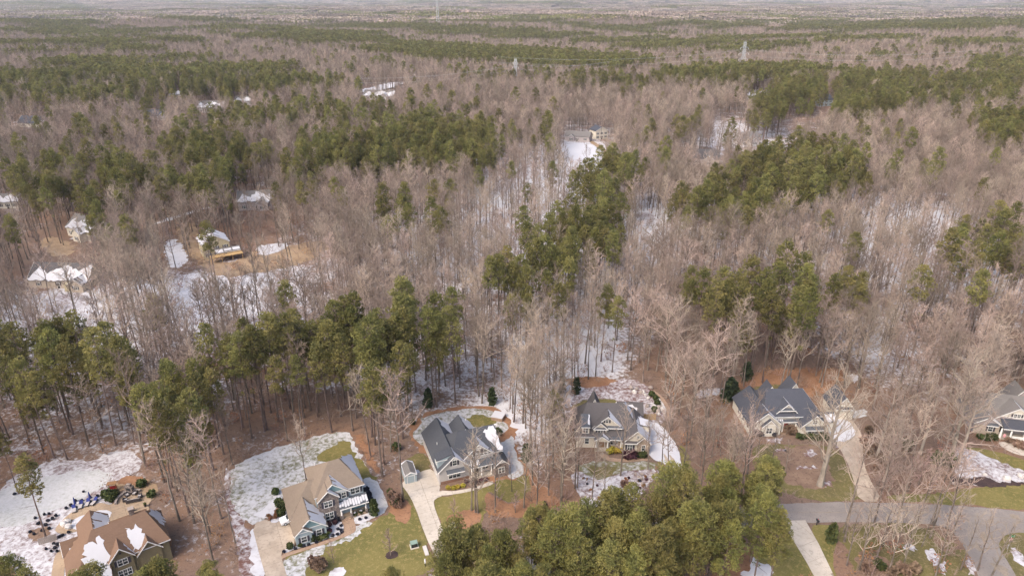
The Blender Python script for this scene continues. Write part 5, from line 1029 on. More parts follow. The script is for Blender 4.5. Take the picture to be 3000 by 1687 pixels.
# --- the rest of the forest: geometry-node scatter
def scatter(name, protos, pts, label, zoff=0.0):
    """one object: points carrying size, turn and kind; nodes set a prototype on each"""
    c = bpy.data.collections.new(name + '_kinds')
    for i, m_ in enumerate(protos):
        o = bpy.data.objects.new('%s_kind_%02d' % (name, i), m_); c.objects.link(o)
    a = np.array(pts, float); z = elev(a[:, 0], a[:, 1]) + zoff
    me = bpy.data.meshes.new(name); me.from_pydata(np.column_stack([a[:, 0], a[:, 1], z]).tolist(), [], [])
    for nm, ty, va in (('size', 'FLOAT', a[:, 2]), ('turn', 'FLOAT', a[:, 3]), ('pick', 'INT', rng.integers(0, len(protos), len(a)) if a.shape[1] < 5 else a[:, 4].astype(int))):
        at = me.attributes.new(nm, ty, 'POINT'); at.data.foreach_set('value', va.astype(np.float32 if ty == 'FLOAT' else np.int32))
    o = link(bpy.data.objects.new(name, me)); tag(o, label, None, None, 'stuff')
    ng = bpy.data.node_groups.new(name + '_scatter', 'GeometryNodeTree')
    ng.interface.new_socket('Geometry', in_out='INPUT', socket_type='NodeSocketGeometry'); ng.interface.new_socket('Geometry', in_out='OUTPUT', socket_type='NodeSocketGeometry')
    N = ng.nodes; gi = N.new('NodeGroupInput'); go = N.new('NodeGroupOutput'); ip = N.new('GeometryNodeInstanceOnPoints'); ci = N.new('GeometryNodeCollectionInfo')
    ci.inputs['Collection'].default_value = c; ci.inputs['Separate Children'].default_value = True; ci.inputs['Reset Children'].default_value = True
    def na(n_, t_): q = N.new('GeometryNodeInputNamedAttribute'); q.data_type = t_; q.inputs[0].default_value = n_; return q.outputs[0]
    ip.inputs['Pick Instance'].default_value = True
    cx = N.new('ShaderNodeCombineXYZ'); ng.links.new(na('turn', 'FLOAT'), cx.inputs[2]); er = N.new('FunctionNodeEulerToRotation'); ng.links.new(cx.outputs[0], er.inputs[0])
    ng.links.new(gi.outputs[0], ip.inputs['Points']); ng.links.new(ci.outputs[0], ip.inputs['Instance']); ng.links.new(na('pick', 'INT'), ip.inputs['Instance Index'])
    ng.links.new(er.outputs[0], ip.inputs['Rotation']); sx = N.new('ShaderNodeCombineXYZ'); sz = N.new('ShaderNodeMath'); sz.operation = 'MINIMUM'; sz.inputs[1].default_value = 1.25; sq = na('size', 'FLOAT'); ng.links.new(sq, sz.inputs[0])
    ng.links.new(sq, sx.inputs[0]); ng.links.new(sq, sx.inputs[1]); ng.links.new(sz.outputs[0], sx.inputs[2]); ng.links.new(sx.outputs[0], ip.inputs['Scale']); ng.links.new(ip.outputs[0], go.inputs[0])
    md = o.modifiers.new('scatter', 'NODES'); md.node_group = ng
    return o
def merged(pair, mats):
    a, b = pair; V = [v.co[:] for v in a.vertices] + [v.co[:] for v in b.vertices]; n = len(a.vertices)
    F = [tuple(p.vertices) for p in a.polygons] + [tuple(n + i for i in p.vertices) for p in b.polygons]
    return mesh('tree', V, F, [M[mats[0]], M[mats[1]]], [0] * len(a.polygons) + [1] * len(b.polygons))
SB = [merged(p, ('bark_bare', 'twig')) for p in FB]; SP = [merged(p, ('bark_pine', 'needles')) for p in FP]; SY = [merged(p, ('bark_pine', 'needles_young')) for p in YP]
scatter('bare_forest', SB, stuff_b, 'bare grey-brown hardwood forest stretching behind the houses')
scatter('pine_forest', SP, stuff_p, 'pine stands mixed into the bare forest')
if stuff_y: scatter('young_pine_stand', SY, stuff_y, 'rest of the dense young pine stand hiding the street')
# undergrowth: dead-leaved saplings and brush under the near trees
ux, uy = jitter_grid(-150, 170, 78, 330, 3.3); k = np.abs(ux) < .8 * (uy * .92 + 37) + 8; ux, uy = ux[k], uy[k]; ok = rng.uniform(0, 1, len(ux)) < .6
for c in CLEAR: ok &= ~inside(c, ux, uy)
pxu, pyu = project(ux, uy, 0.0 * ux)
ux, uy = ux[ok], uy[ok]
def brush(seed, H, n, mat_l, leafy):
    g = np.random.default_rng(seed); V, F = [], []
    for i in range(n):
        a = g.uniform(0, 6.28); b = np.array((math.cos(a), math.sin(a), 0)) * g.uniform(0, .5); d = nrm(np.array((math.cos(a) * .5, math.sin(a) * .5, 1.0)) + g.normal(0, .25, 3)); L = H * g.uniform(.6, 1.1); m1 = b + d * L * .5; e1 = m1 + nrm(d + g.normal(0, .3, 3)) * L * .5
        prism(V, F, b, m1, .03, .02, 3); prism(V, F, m1, e1, .02, 0, 3)
        for w in range(5): p = b + (m1 - b) * g.uniform(.4, 1) if w < 2 else m1 + (e1 - m1) * g.uniform(0, .8); prism(V, F, p, p + nrm(d + g.normal(0, .7, 3)) * L * .35, .016, 0, 3)
    nb = len(F)
    if leafy: tufts(V, F, np.array((0, 0, H * .55)), H * .45, leafy, g, .3, .13, 1.0)
    return mesh('brush', V, F, [M['twig_red'], M[mat_l]], [0] * nb + [1] * (len(F) - nb))
BR = [brush(500, 3.0, 9, 'leaf_brown', 60), brush(501, 2.2, 8, 'leaf_brown2', 0), brush(502, 4.0, 10, 'leaf_brown2', 40), brush(503, 2.6, 10, 'leaf_brown', 0), brush(504, 3.4, 9, 'leaf_brown2', 0)]
scatter('underbrush', BR, [(float(a), float(b), float(rng.uniform(.6, 1.25)), float(rng.uniform(0, 6.28))) for a, b in zip(ux, uy)], 'brown leafless underbrush below the trees')

# --- middle distance: lighter trees
def far_bare(seed):
    return join_mesh('t', bare_tree(seed, 21, .2, .42, 12, 1.1, .25, 5, 3, .045, 1, .18, .08), 'bark_bare', 'twig')
def far_pine(seed):
    return join_mesh('t', pine_tree(seed, 25, .25, .42, 3.9, 30, 20, 0, .8, .32), 'bark_pine', 'needles')
gx, gy, gp = [np.concatenate(q) for q in zip(forest(760, 1750, 6.6, 60), forest(1750, 2700, 8.4, 80))]
LB = [far_bare(600 + i) for i in range(4)]; LP = [far_pine(620 + i) for i in range(4)]
rows = [(float(a), float(b), float(rng.uniform(.85, 1.15)), float(rng.uniform(0, 6.28)), (4 if p >= 0 else 0) + int(rng.integers(0, 4))) for a, b, p in zip(gx, gy, gp)]
scatter('distant_forest', LB + LP, rows, 'distant woods of mixed bare trees and dark pines')
# --- far distance: pieces of wood, 130 m a side
def wood_patch(seed, pine, size=130, step=7):
    g = np.random.default_rng(seed); V, F, I = [], [], []
    for X in np.arange(-size / 2, size / 2, step):
        for Y in np.arange(-size / 2, size / 2, step):
            x, y = X + g.uniform(-4, 4), Y + g.uniform(-4, 4); pn = g.random() < pine; h = g.uniform(17, 26); r = 4.8
            n0 = len(F); c = np.array((x, y, h - 4.5)); k = 14
            u = g.normal(0, 1, (k, 3)); u[:, 2] = np.abs(u[:, 2]) + .7; u /= np.linalg.norm(u, axis=1)[:, None]
            for d in u:
                p = c + d * np.array((r, r, 5.0)) * g.uniform(.5, .95); s1 = nrm(np.cross(d, g.normal(0, 1, 3))); s2 = np.cross(d, s1); b = len(V); q = 2.9
                V += [p + s1 * q, p + s2 * q, p - s1 * q, p - s2 * q]; F.append((b, b + 1, b + 2, b + 3))
            I += [1 if pn else 0] * (len(F) - n0)
    return mesh('wood', V, F, [M['twig'], M['needles']], I)
WP = [wood_patch(700, .0), wood_patch(701, .08), wood_patch(702, .85), wood_patch(703, .95), wood_patch(704, .45), wood_patch(705, .25)]
rows = []
for a, b, st, scl in ((2650, 9000, 118, 1.0), (9000, 17500, 236, 2.0)):
    w = .8 * b + 400; X, Y = jitter_grid(-w, w, a, b, st); k = np.abs(X) < .80 * Y + 300; X, Y = X[k], Y[k]; d = big_noise(X, Y * .7, 420, 4.1) + .35 * big_noise(X, Y * .8, 160, 2.2)
    for x, y, q in zip(X, Y, d):
        kk = (2 if rng.random() < .5 else 3) if q > .34 else (4 if q > .18 else (5 if q > -.1 else int(rng.integers(0, 2))))
        rows.append((float(x), float(y), scl if scl < 2 else scl * 1.0, float(rng.integers(0, 4)) * math.pi / 2, kk))
o = scatter('horizon_forest', WP, rows, 'far forest of tan hardwoods and green pines reaching the horizon')
#MARK_MORE
# ------------------------------------------------------------------ shrubs
def leafy(seed, shape, mat, n=150, ln=.28, wd=.12):
    g = np.random.default_rng(seed); V, F = [], []; b = MB()
    if shape == 'round': b.blob((0, 0, .5), .42, .42, .46, 8, 6, .1, seed); c = [(np.array((0, 0, .5)), .52, .95)]
    elif shape == 'cone': b.cone((0, 0, 0), (0, 0, 1.85), .36, .05, 8); c = [(np.array((0, 0, z)), r, .8) for z, r in ((.35, .5), (.75, .48), (1.15, .38), (1.5, .27), (1.8, .16))]
    elif shape == 'low': b.blob((0, 0, .3), .6, .42, .28, 8, 5, .15, seed); c = [(np.array((-.3, 0, .32)), .42, .7), (np.array((.3, .05, .34)), .42, .7)]
    else: b.blob((0, 0, .45), .3, .3, .35, 7, 5, .2, seed); c = [(np.array((g.uniform(-.3, .3), g.uniform(-.3, .3), g.uniform(.3, .9))), .38, .9) for _ in range(4)]
    V += [np.array(v) for v in b.v]; F += b.f
    for q, r, fl in c: tufts(V, F, q, r, n // len(c) + 20, g, ln, wd, fl)
    return mesh('shrub', V, F, M[mat])
SHR = {}
def shrub_kinds(k):
    if k not in SHR: SHR[k] = [leafy(800 + i + 7 * len(SHR), k[0], k[1]) for i in range(2)]
    return SHR[k]
def shrub(shape, mat, xy, w, h, label, group, rz=None, name='shrub'):
    o = link(bpy.data.objects.new(name, R.choice(shrub_kinds((shape, mat))))); o.location = (xy[0], xy[1], .06); o.scale = (w, w, h); o.rotation_euler = (0, 0, R.uniform(0, 6.28) if rz is None else rz)
    return tag(o, label, 'shrub', group)
def snowcap(o, w, h):
    MB().blob((0, 0, 1.0), .3, .3, .07, 7, 4, .2, 3).obj('snow_cap', M['snow'], o)
# blue-grey house
for i, (x, y) in enumerate(((1460, 865), (1520, 845), (1570, 828))):
    o = shrub('round', 'shrub_green', W1(2, x, y), .95, .9, 'clipped green ball shrub with a snow cap before the porch', 'ball shrubs before the porch'); snowcap(o, 1, 1)
shrub('cone', 'shrub_green', W1(2, 1648, 850), 1.9, 1.85, 'large cone-shaped evergreen shrub on the snow right of the porch', None)
for x, y in ((1600, 735), (1590, 690), (1572, 645)): shrub('round', 'shrub_dark', W1(2, x, y), 1.3, 1.5, 'dark rounded shrub along the right end of the blue-grey house', 'dark shrubs at the house end')
for x, y in ((1210, 970), (1268, 942), (1212, 1028), (1185, 940)): shrub('round', 'shrub_maroon', W1(2, x, y), .9, .9, 'small maroon ball shrub in the white bed before the stone gable', 'maroon ball shrubs')
for x, y in ((1295, 1000), (1325, 1010), (1330, 1030), (1290, 1050), (1325, 965), (1245, 1060), (1505, 905), (1565, 890), (965, 1165), (880, 1190), (1010, 1150), (770, 1218), (1085, 1128)): shrub('round', 'shrub_brown' if False else 'shrub_dark', W1(2, x, y), .55, .5, 'tiny dark plant poking out of the white bed', 'tiny plants in the white beds')
shrub('low', 'shrub_green', W1(2, 1130, 1075), 2.3, 1.3, 'long green hedge under the garage window', None, math.radians(26))
for x, y, w, hh_ in ((1050, 1110, 1.0, 1.4), (828, 1180, 1.1, 1.3), (930, 1165, .8, .8)): shrub('round', 'shrub_green', W1(2, x, y), w, hh_, 'green shrub at the foot of the blue-grey garage wall', 'shrubs by the garage wall')
shrub('low', 'shrub_dark', W1(2, 1280, 905), 1.5, 1.6, 'dark bushy shrub at the foot of the stone gable', None); shrub('low', 'shrub_brown', W1(2, 1225, 905), 1.0, 1.2, 'brown bushy shrub at the foot of the stone gable', None)
for x, y, w in ((690, 650, 1.4), (720, 760, 1.6), (750, 800, 1.6), (745, 860, 1.6), (710, 850, 1.2), (690, 880, .9), (625, 880, .8), (640, 900, .7)): shrub('wild' if w < 1.3 else 'round', 'leaf_brown' if w < 1.3 else 'shrub_green', W1(2, x, y), w, w * .95, 'rounded %s shrub in the bed beside the garage drive' % ('rusty' if w < 1.3 else 'green'), 'shrubs beside the garage drive')
for x, y, w in ((1110, 1400, 2.2), (1070, 1380, 1.8), (1140, 1370, 1.6)): shrub('wild', 'shrub_maroon' if False else 'shrub_brown', W1(2, x, y), w, w * 1.2, 'reddish brown bush on the front lawn by the snow bed', 'reddish bushes on the lawn')
for x, y in ((1860, 790), (1830, 720), (1880, 770)): shrub('wild', 'shrub_brown', W1(2, x, y), 1.6, 2.2, 'brown evergreen bush in the mulch between driveway and snow', 'bushes in the mulch strip')
# grey gabled house
for i, (x, y) in enumerate(((685, 908), (735, 912), (775, 903), (825, 890))): shrub('round', 'shrub_gold', W1(3, x, y), .9, .8, 'golden round shrub in the bed before the grey gabled house', 'golden shrubs')
for x, y in ((900, 840), (950, 860), (1000, 840), (1040, 830), (860, 850)): shrub('round', 'shrub_maroon', W1(3, x, y), .9, .8, 'low plum-coloured shrub before the porch of the grey gabled house', 'plum shrubs')
for x, y, w in ((500, 130, 2.6), (1100, 110, 2.4), (1420, 640, 2.2), (350, 300, 1.3), (1155, 400, 1.8), (200, 540, 1.8)): shrub('cone' if w > 2 else 'round', 'needles_dark' if w > 2 else 'shrub_green', W1(3, x, y), w, w, 'dark evergreen %s at the wood edge by the grey gabled house' % ('cone' if w > 2 else 'bush'), 'evergreens round the grey gabled house', name='evergreen')
for x, y in ((1600, 1065), (1550, 1110)): shrub('wild', 'shrub_dark', W1(3, x, y), .8, .8, 'small dark bush on the orange mulch', 'bushes on the orange mulch')
for x, y in ((180, 1060), (150, 1000), (200, 1080)): shrub('wild', 'shrub_green', W1(3, x, y), 1.4, 1.9, 'loose green-brown bush at the tip of the mulch bed by the driveway', 'bushes at the mulch tip')
# cream house
shrub('low', 'shrub_maroon', W1(4, 1070, 875), 2.4, 2.6, 'dark maroon hedge under the garage window of the cream house', None, 0); shrub('low', 'shrub_green', W1(4, 1180, 865), 2.0, 1.8, 'green hedge in front of the tan stone gable', None, 0)
for x in (870, 940): shrub('low', 'shrub_gold', W1(4, x, 815), 1.7, 1.6, 'yellow hedge before the porch of the cream house', 'yellow hedges')
for x, y in ((500, 190), (345, 180), (1300, 215), (1345, 260), (1360, 310), (1330, 380)): shrub('cone' if x < 600 else 'round', 'needles_dark' if x < 600 else 'shrub_green', W1(4, x, y), 2.2 if x < 600 else 1.5, 2.4 if x < 600 else 1.3, 'evergreen bush on the snowy bank behind the cream house', 'evergreens on the snowy bank', name='evergreen')
for i in range(26):
    x, y = W1(4, R.uniform(560, 1330), R.uniform(1050, 1330))
    if inside(W(4, [(500, 1060), (760, 1120), (1000, 1020), (1340, 985), (1370, 1050), (1240, 1160), (1090, 1330), (700, 1395), (560, 1370)]), np.array([x]), np.array([y]))[0]:
        shrub(*R.choice((('wild', 'leaf_brown'), ('round', 'shrub_maroon'), ('round', 'shrub_dark'))), (x, y), R.uniform(.35, .75), R.uniform(.3, .6), 'small winter-brown plant in the snowy bed before the cream house', 'plants in the snowy bed')
shrub('wild', 'shrub_brown', W1(4, 1030, 1170), 2.0, 1.0, 'large straw-coloured bush in the snowy bed', None)
def rock(xy, r, label, group, mat='rock', seed=0):
    o = MB().blob((0, 0, .25), .5, .42, .38, 7, 5, .22, seed).obj('rock', M[mat]); o.location = (xy[0], xy[1], 0); o.scale = (r, r, r); o.rotation_euler = (0, 0, R.uniform(0, 6)); return tag(o, label, 'rock', group)
for i in range(34):
    x = R.uniform(1080, 1420); y = R.uniform(130, 440)
    if (x - 1080) * .9 - 60 < y < (x - 950) * 1.1: rock(W1(4, x, y), R.uniform(.7, 1.7), 'grey-brown boulder of the rocky snowy bank behind the cream house', 'boulders on the snowy bank', R.choice(('rock', 'rock_pale')), i)
for x, y in ((1130, 1045), (1195, 1050), (1190, 1090), (1160, 1075), (1300, 1040), (1340, 1050), (1205, 1155), (1130, 1140), (1040, 1095)): rock(W1(4, x, y), R.uniform(.6, 1.0), 'dark rounded boulder in the snowy bed before the cream house', 'boulders in the snowy bed', 'rock', int(x))
w = MB(); q = W(4, [(1300, 205), (1355, 250), (1400, 300), (1440, 370), (1440, 440)])
wall_ = empty('retaining_wall', (q[0][0], q[0][1], 0), 0, 'curved low stone retaining wall along the tan path', 'wall')
for (a, b) in zip(q[:-1], q[1:]):
    n = 4
    for k in range(n):
        p0 = np.array(a) + (np.array(b) - a) * (k + .04) / n - q[0]; p1 = np.array(a) + (np.array(b) - a) * (k + .96) / n - q[0]; d = nrm(p1 - p0); nn = np.array((-d[1], d[0])) * .25; hz = R.uniform(.55, .75)
        MB().slab([(*(p0 - nn), hz), (*(p1 - nn), hz), (*(p1 + nn), hz), (*(p0 + nn), hz)], hz).obj('stone_block', M['rock_pale'], wall_)
e = empty('cedar_screen', (*W1(4, 1200, 470), 0), 0, 'tan cedar fence panel behind the garage of the cream house', 'fence')
for k in range(12): MB().box(k * .28, k * .28 + .25, 0, .05, 0, 1.7).obj('board', M['cedar'], e)
MB().box(0, 3.3, .055, .12, 1.2, 1.32).obj('rail', M['cedar'], e)
# white house
for x, y, w in ((690, 660, 1.4), (750, 680, 1.1), (560, 670, 1.6), (610, 680, 1.4)): shrub('round', 'shrub_dark', W1(5, x, y), w, w, 'dark shrub under the small front gable of the white house', 'dark shrubs of the white house')
for x, y, w in ((1010, 690, 2.0), (1090, 700, 2.2), (1160, 710, 2.0), (1240, 700, 2.4)): shrub('low', 'shrub_green', W1(5, x, y), w, w * .9, 'olive hedge under the right gable of the white house', 'hedges of the white house')
for x, y, w in ((860, 650, 2.0), (920, 660, 2.2)): shrub('wild', 'shrub_brown', W1(5, x, y), w, w * .9, 'brown leafless bush before the porch of the white house', 'brown bushes of the white house')
for x, y in ((465, 110), (330, 300), (260, 330), (300, 270)): shrub('cone', 'needles_dark', W1(5, x, y), 3.0, 2.6, 'dark cedar at the edge of the orange leaf floor behind the white house', 'cedars behind the white house', name='cedar_bush')
for x, y in ((1760, 800), (1700, 870), (1680, 760), (1850, 940), (1800, 1040), (1720, 640)): shrub('wild', 'shrub_brown', W1(5, x, y), 2.2, 1.6, 'brown brush clump in the leaf bed right of the tan driveway', 'brush by the tan driveway')
# mauve house
shrub('wild', 'shrub_green', W1(6, 630, 680), 4.2, 3.4, 'large rounded evergreen shrub on the edge of the snow patch', None); shrub('wild', 'shrub_green', W1(6, 360, 560), 2.4, 2.2, 'evergreen shrub under the broad bare trees', None)
for x, y in ((900, 490), (940, 490), (980, 488)): shrub('low', 'shrub_green', W1(6, x, y), 1.7, 1.5, 'dark green hedge under the window of the mauve house', 'hedges of the mauve house')
for x, y in ((1110, 520), (1160, 545), (1190, 555)): shrub('low', 'shrub_brown', W1(6, x, y), 2.0, 1.6, 'brown hedge before the porch of the mauve house', 'brown hedges of the mauve house')
for x, y, r_ in ((1070, 775, 1.6), (1170, 758, 1.5), (920, 745, 1.0), (702, 805, .8)): rock(W1(6, x, y), r_, 'pale boulder in the mulch of the mauve house', 'pale boulders', 'rock_pale', x)
for x, y in ((100, 1420), (180, 1400), (340, 1430), (440, 1430), (250, 1440)): shrub('wild', 'shrub_brown' if x % 3 else 'shrub_green', W1(6, x, y), 2.0, 1.6, 'wild low bush in the verge below the street', 'wild bushes of the verge')
shrub('cone', 'shrub_green', W1(7, 1960, 870), 2.2, 2.2, 'bright green cedar beside the lower driveway', None)
# brown-roofed house: the many small dark plants in the snow
for x, y in ((205, 730), (270, 683), (130, 740), (620, 840), (580, 865), (660, 800), (715, 795), (790, 770), (852, 760), (888, 755), (310, 950), (345, 990), (390, 920), (430, 912), (420, 970), (460, 955), (490, 930), (335, 1000), (400, 1010), (480, 1125), (470, 1170), (505, 1180), (440, 1130), (520, 1110), (405, 1220), (480, 1210), (545, 1100), (370, 1060), (300, 1090), (265, 1070), (450, 1240), (600, 1075), (730, 720), (430, 1040), (500, 1240)):
    shrub('round', 'shrub_dark', W1(1, x, y), R.uniform(.4, .65), R.uniform(.4, .6), 'small dark clipped plant dotting the snow round the pool patio', 'dark plants round the pool patio')
for x, y, w in ((940, 760, 2.0), (975, 790, 2.0), (1010, 745, 1.4), (1325, 755, 1.6), (1240, 665, 1.8)): shrub('round', 'shrub_green', W1(1, x, y), w, w * .9, 'rounded evergreen shrub at the curved patio wall', 'evergreens by the patio wall')
for x, y in ((560, 1010), (585, 985), (600, 1030)): rock(W1(1, x, y), 1.6, 'tan boulder of the waterfall heap at the pool', 'waterfall boulders', 'rock_pale', x)

# ------------------------------------------------------------------ garden furniture and street things
def part(name, mb, mat, parent): return mb.obj(name, M[mat], parent)
def lounger(xy, rz, label):
    e = empty('sun_lounger', (*xy, .11), rz, label, 'sun lounger', 'loungers on the pool patio')
    part('frame', MB().box(-.35, .35, -1.0, .9, .25, .32), 'wicker', e); part('cushion', MB().box(-.33, .33, -.95, .25, .325, .43), 'cushion', e)
    part('backrest', MB().slab([(-.33, .27, .44), (.33, .27, .44), (.33, .95, .85), (-.33, .95, .85)], .12), 'fabric_blue', e)
    for x in (-.3, .3):
        for y in (-.9, .8): part('leg', MB().box(x - .04, x + .04, y - .04, y + .04, 0, .245), 'wicker', e)
for i, (x, y) in enumerate(((650, 880), (708, 845), (768, 825), (825, 815))): lounger(W1(1, x, y), math.radians(20 + (12, 0, -6, -22)[i]), ('blue-backed lounger beside the first folded parasol, nearest the boulder heap', 'blue-backed lounger just right of the first folded parasol', 'blue-backed lounger just left of the second folded parasol', 'pale lounger at the shrub end of the row')[i])
for (x, y), lb in (((665, 850), 'folded blue parasol at the boulder end of the loungers'), ((795, 800), 'folded blue parasol at the shrub end of the loungers')):
    e = empty('folded_parasol', (*W1(1, x, y), .11), 0, lb, 'parasol'); part('pole', MB().cone((0, 0, 0), (0, 0, 2.6), .035, .035, 6), 'trim', e); part('base', MB().cone((0, 0, 0), (0, 0, .12), .3, .28, 10), 'post_dark', e); part('canopy', MB().cone((0, 0, .9), (0, 0, 2.5), .26, .06, 8), 'fabric_blue', e)
def chair(xy, rz, label, w=.8, nm='patio_chair', grp='chairs round the fire pit', cat='chair'):
    e = empty(nm, (*xy, .11), rz, label, cat, grp); part('seat', MB().box(-w / 2, w / 2, -.4, .4, .2, .38), 'wicker', e); part('cushion', MB().box(-w / 2 + .12, w / 2 - .12, -.38, .24, .383, .5), 'cushion', e)
    part('backrest', MB().box(-w / 2, w / 2, .26, .42, .385, .85), 'wicker', e)
    for s in (-1, 1): part('armrest', MB().box(s * w / 2 - .08, s * w / 2 + .08, -.38, .25, .385, .62), 'wicker', e)
    for x in (-w / 2 + .08, w / 2 - .08):
        for y in (-.34, .34): part('leg', MB().box(x - .04, x + .04, y - .04, y + .04, 0, .197), 'wicker', e)
for i, (x, y) in enumerate(((1095, 800), (1110, 755), (1180, 740), (1225, 765))): chair(W1(1, x, y), (1.9, 1.0, -.2, -1.2)[i], ('wicker chair at the sofa end nearest the low wall post', 'wicker chair beside the curved wall', 'wicker chair before the outdoor fireplace', 'wicker chair at the far end of the sofa')[i])
chair(W1(1, 1165, 805), math.radians(200), 'long wicker sofa facing the outdoor fireplace', 2.6, 'patio_sofa', None, 'sofa')
for x, y, lb in ((1270, 845, 'black planter at the patio edge'), (1165, 885, 'black planter by the roof edge')):
    e = empty('planter', (*W1(1, x, y), .11), 0, lb, 'planter'); part('pot', MB().cone((0, 0, 0), (0, 0, .5), .2, .3, 8), 'post_dark', e); part('plant', MB().blob((0, 0, .75), .3, .3, .3, 7, 5, .3, 3), 'shrub_green', e)
e = empty('patio_wall', (*W1(1, 1015, 835), 0), 0, 'curved low stone wall enclosing the fire pit terrace', 'wall'); q = W(1, [(1010, 830), (1022, 790), (1060, 755), (1110, 730), (1170, 712), (1230, 712)]); o0 = W1(1, 1015, 835)
for a, b in zip(q[:-1], q[1:]):
    for k in range(3):
        p0 = np.array(a) + (np.array(b) - a) * (k + .03) / 3 - o0; p1 = np.array(a) + (np.array(b) - a) * (k + .97) / 3 - o0; d = nrm(p1 - p0); nn = np.array((-d[1], d[0])) * .22
        MB().slab([(*(p0 - nn), .6), (*(p1 - nn), .6), (*(p1 + nn), .6), (*(p0 + nn), .6)], .6).obj('stone_block', M['rock'], e)
e = empty('outdoor_fireplace', (*W1(1, 1128, 722), .1), math.radians(-8), 'arched dark stone outdoor fireplace on the terrace', 'fireplace'); part('hearth', MB().box(-1.1, 1.1, -.5, .7, 0, .4), 'stone', e); part('firebox', MB().box(-.85, .85, -.1, .7, .402, 1.4).box(-.5, .5, .05, .6, 1.4, 1.9), 'stone', e); part('opening', MB().box(-.45, .45, -.13, -.105, .42, 1.1), 'post_dark', e)
e = empty('garden_bench', (*W1(1, 992, 710), .06), math.radians(15), 'dark red wooden swing bench above the terrace', 'bench'); part('seat', MB().box(-.7, .7, -.3, .3, .4, .48), 'door_red', e); part('backrest', MB().box(-.7, .7, .3, .38, .45, 1.1), 'door_red', e)
for x in (-.65, .65): part('post', MB().box(x - .06, x + .06, -.1, .02, 0, 2.0), 'door_wood', e)
part('roof', MB().box(-.9, .9, -.5, .6, 2.0, 2.1), 'door_wood', e)
e = empty('privacy_fence', (*W1(1, 340, 1180), 0), math.radians(28), 'grey board fence hiding bins beside the brown-roofed house', 'fence')
for k in range(10): MB().box(k * .3, k * .3 + .27, 0, .05, 0, 1.5).obj('board', M['rock'], e)
# car in front of the side garage
def car(xy, rz, label):
    e = empty('parked_car', (*xy, .1), rz, label, 'car'); prof = [(-2.2, .35), (-2.25, .75), (-1.9, .95), (-1.0, 1.02), (-.3, 1.45), (1.1, 1.47), (1.85, 1.05), (2.2, .95), (2.25, .4)]; V = []; F = []
    for y, k in ((-.88, .93), (-.8, 1.0), (.8, 1.0), (.88, .93)):
        for x, z in prof: V.append((x * (1 if abs(y) < .85 else .985), y if z < 1.1 else y * .82, z * (k if z > 1.1 else 1)))
    n = len(prof)
    for r_ in range(3):
        for i in range(n): j = (i + 1) % n; F.append((r_ * n + i, r_ * n + j, (r_ + 1) * n + j, (r_ + 1) * n + i))
    F.append(tuple(range(n))[::-1]); F.append(tuple(range(3 * n, 4 * n))); obj('body', V, F, M['car_white'], e)
    part('windshield', MB().slab([(-.98, -.68, 1.07), (-.98, .68, 1.07), (-.36, .6, 1.46), (-.36, -.6, 1.46)], .02), 'glass', e); part('rear_window', MB().slab([(1.16, -.6, 1.48), (1.16, .6, 1.48), (1.75, .66, 1.14), (1.75, -.66, 1.14)], .02), 'glass', e)
    for s in (-1, 1):
        part('side_window', MB().box(-.45, 1.1, s * .765 - .01, s * .765 + .01, 1.08, 1.36), 'glass', e); part('headlight', MB().box(-2.24, -2.0, s * .65 - .16, s * .65 + .16, .66, .8), 'galv', e)
        for x in (-1.4, 1.4):
            t = part('wheel', MB().cone((x, s * .74, .32), (x, s * .92, .32), .33, .33, 14), 'tyre', e); part('rim', MB().cone((x, s * .925, .32), (x, s * .935, .32), .2, .2, 8), 'galv', t)
hb = [q for q in HOUSES if q.root.name == 'blue_grey_house'][0]; car(hb.world(.35, 7.2), math.radians(26 + 4), 'white car nosing out of the side garage of the blue-grey house')
# utility box, mailboxes, slabs, signs
e = empty('utility_box', (*W1(8, 325, 715), .03), math.radians(20), 'green metal utility box on a pad on the lawn', 'utility box'); part('pad', MB().box(-.8, .8, -.7, .7, 0, .1), 'concrete', e); part('cabinet', MB().box(-.65, .65, -.45, .55, .102, 1.0), 'box_green', e); part('door_panel', MB().box(-.55, .55, -.48, -.455, .15, .9), 'post_dark', e)
for (x, y), lb in (((422, 755), 'pale stone slab lying on the lawn left of the pale driveway'), ((660, 695), 'pale block lying on the grass right of the pale driveway')):
    o = MB().box(-.35, .35, -1.2, 1.2, 0, .25).obj('stone_slab', M['rock_pale']); o.location = (*W1(8, x, y), .03); o.rotation_euler = (0, 0, math.radians(20)); tag(o, lb, 'slab')
rock(W1(8, 650, 553), 1.9, 'pale egg-shaped boulder on the mulch island', None, 'rock_pale', 5)
for (xy, lb, hm) in ((W1(8, 418, 880), 'pale mailbox on a dark post at the pale driveway', 'plastic_pale'), (W1(7, 1810, 690), 'black mailbox on its post by the street', 'post_dark')):
    e = empty('mailbox', (*xy, .03), math.radians(10), lb, 'mailbox'); part('post', MB().box(-.06, .06, -.06, .06, 0, 1.1), 'post_dark', e); part('arm', MB().box(-.05, .05, -.4, .3, .95, 1.09), 'post_dark', e)
    b = MB().box(-.14, .14, -.45, .3, 1.1, 1.32); b.cone((0, -.45, 1.32), (0, .3, 1.32), .14, .14, 10); part('box', b, hm, e); part('flag', MB().box(.15, .17, -.1, .1, 1.3, 1.5), 'sign_red', e)
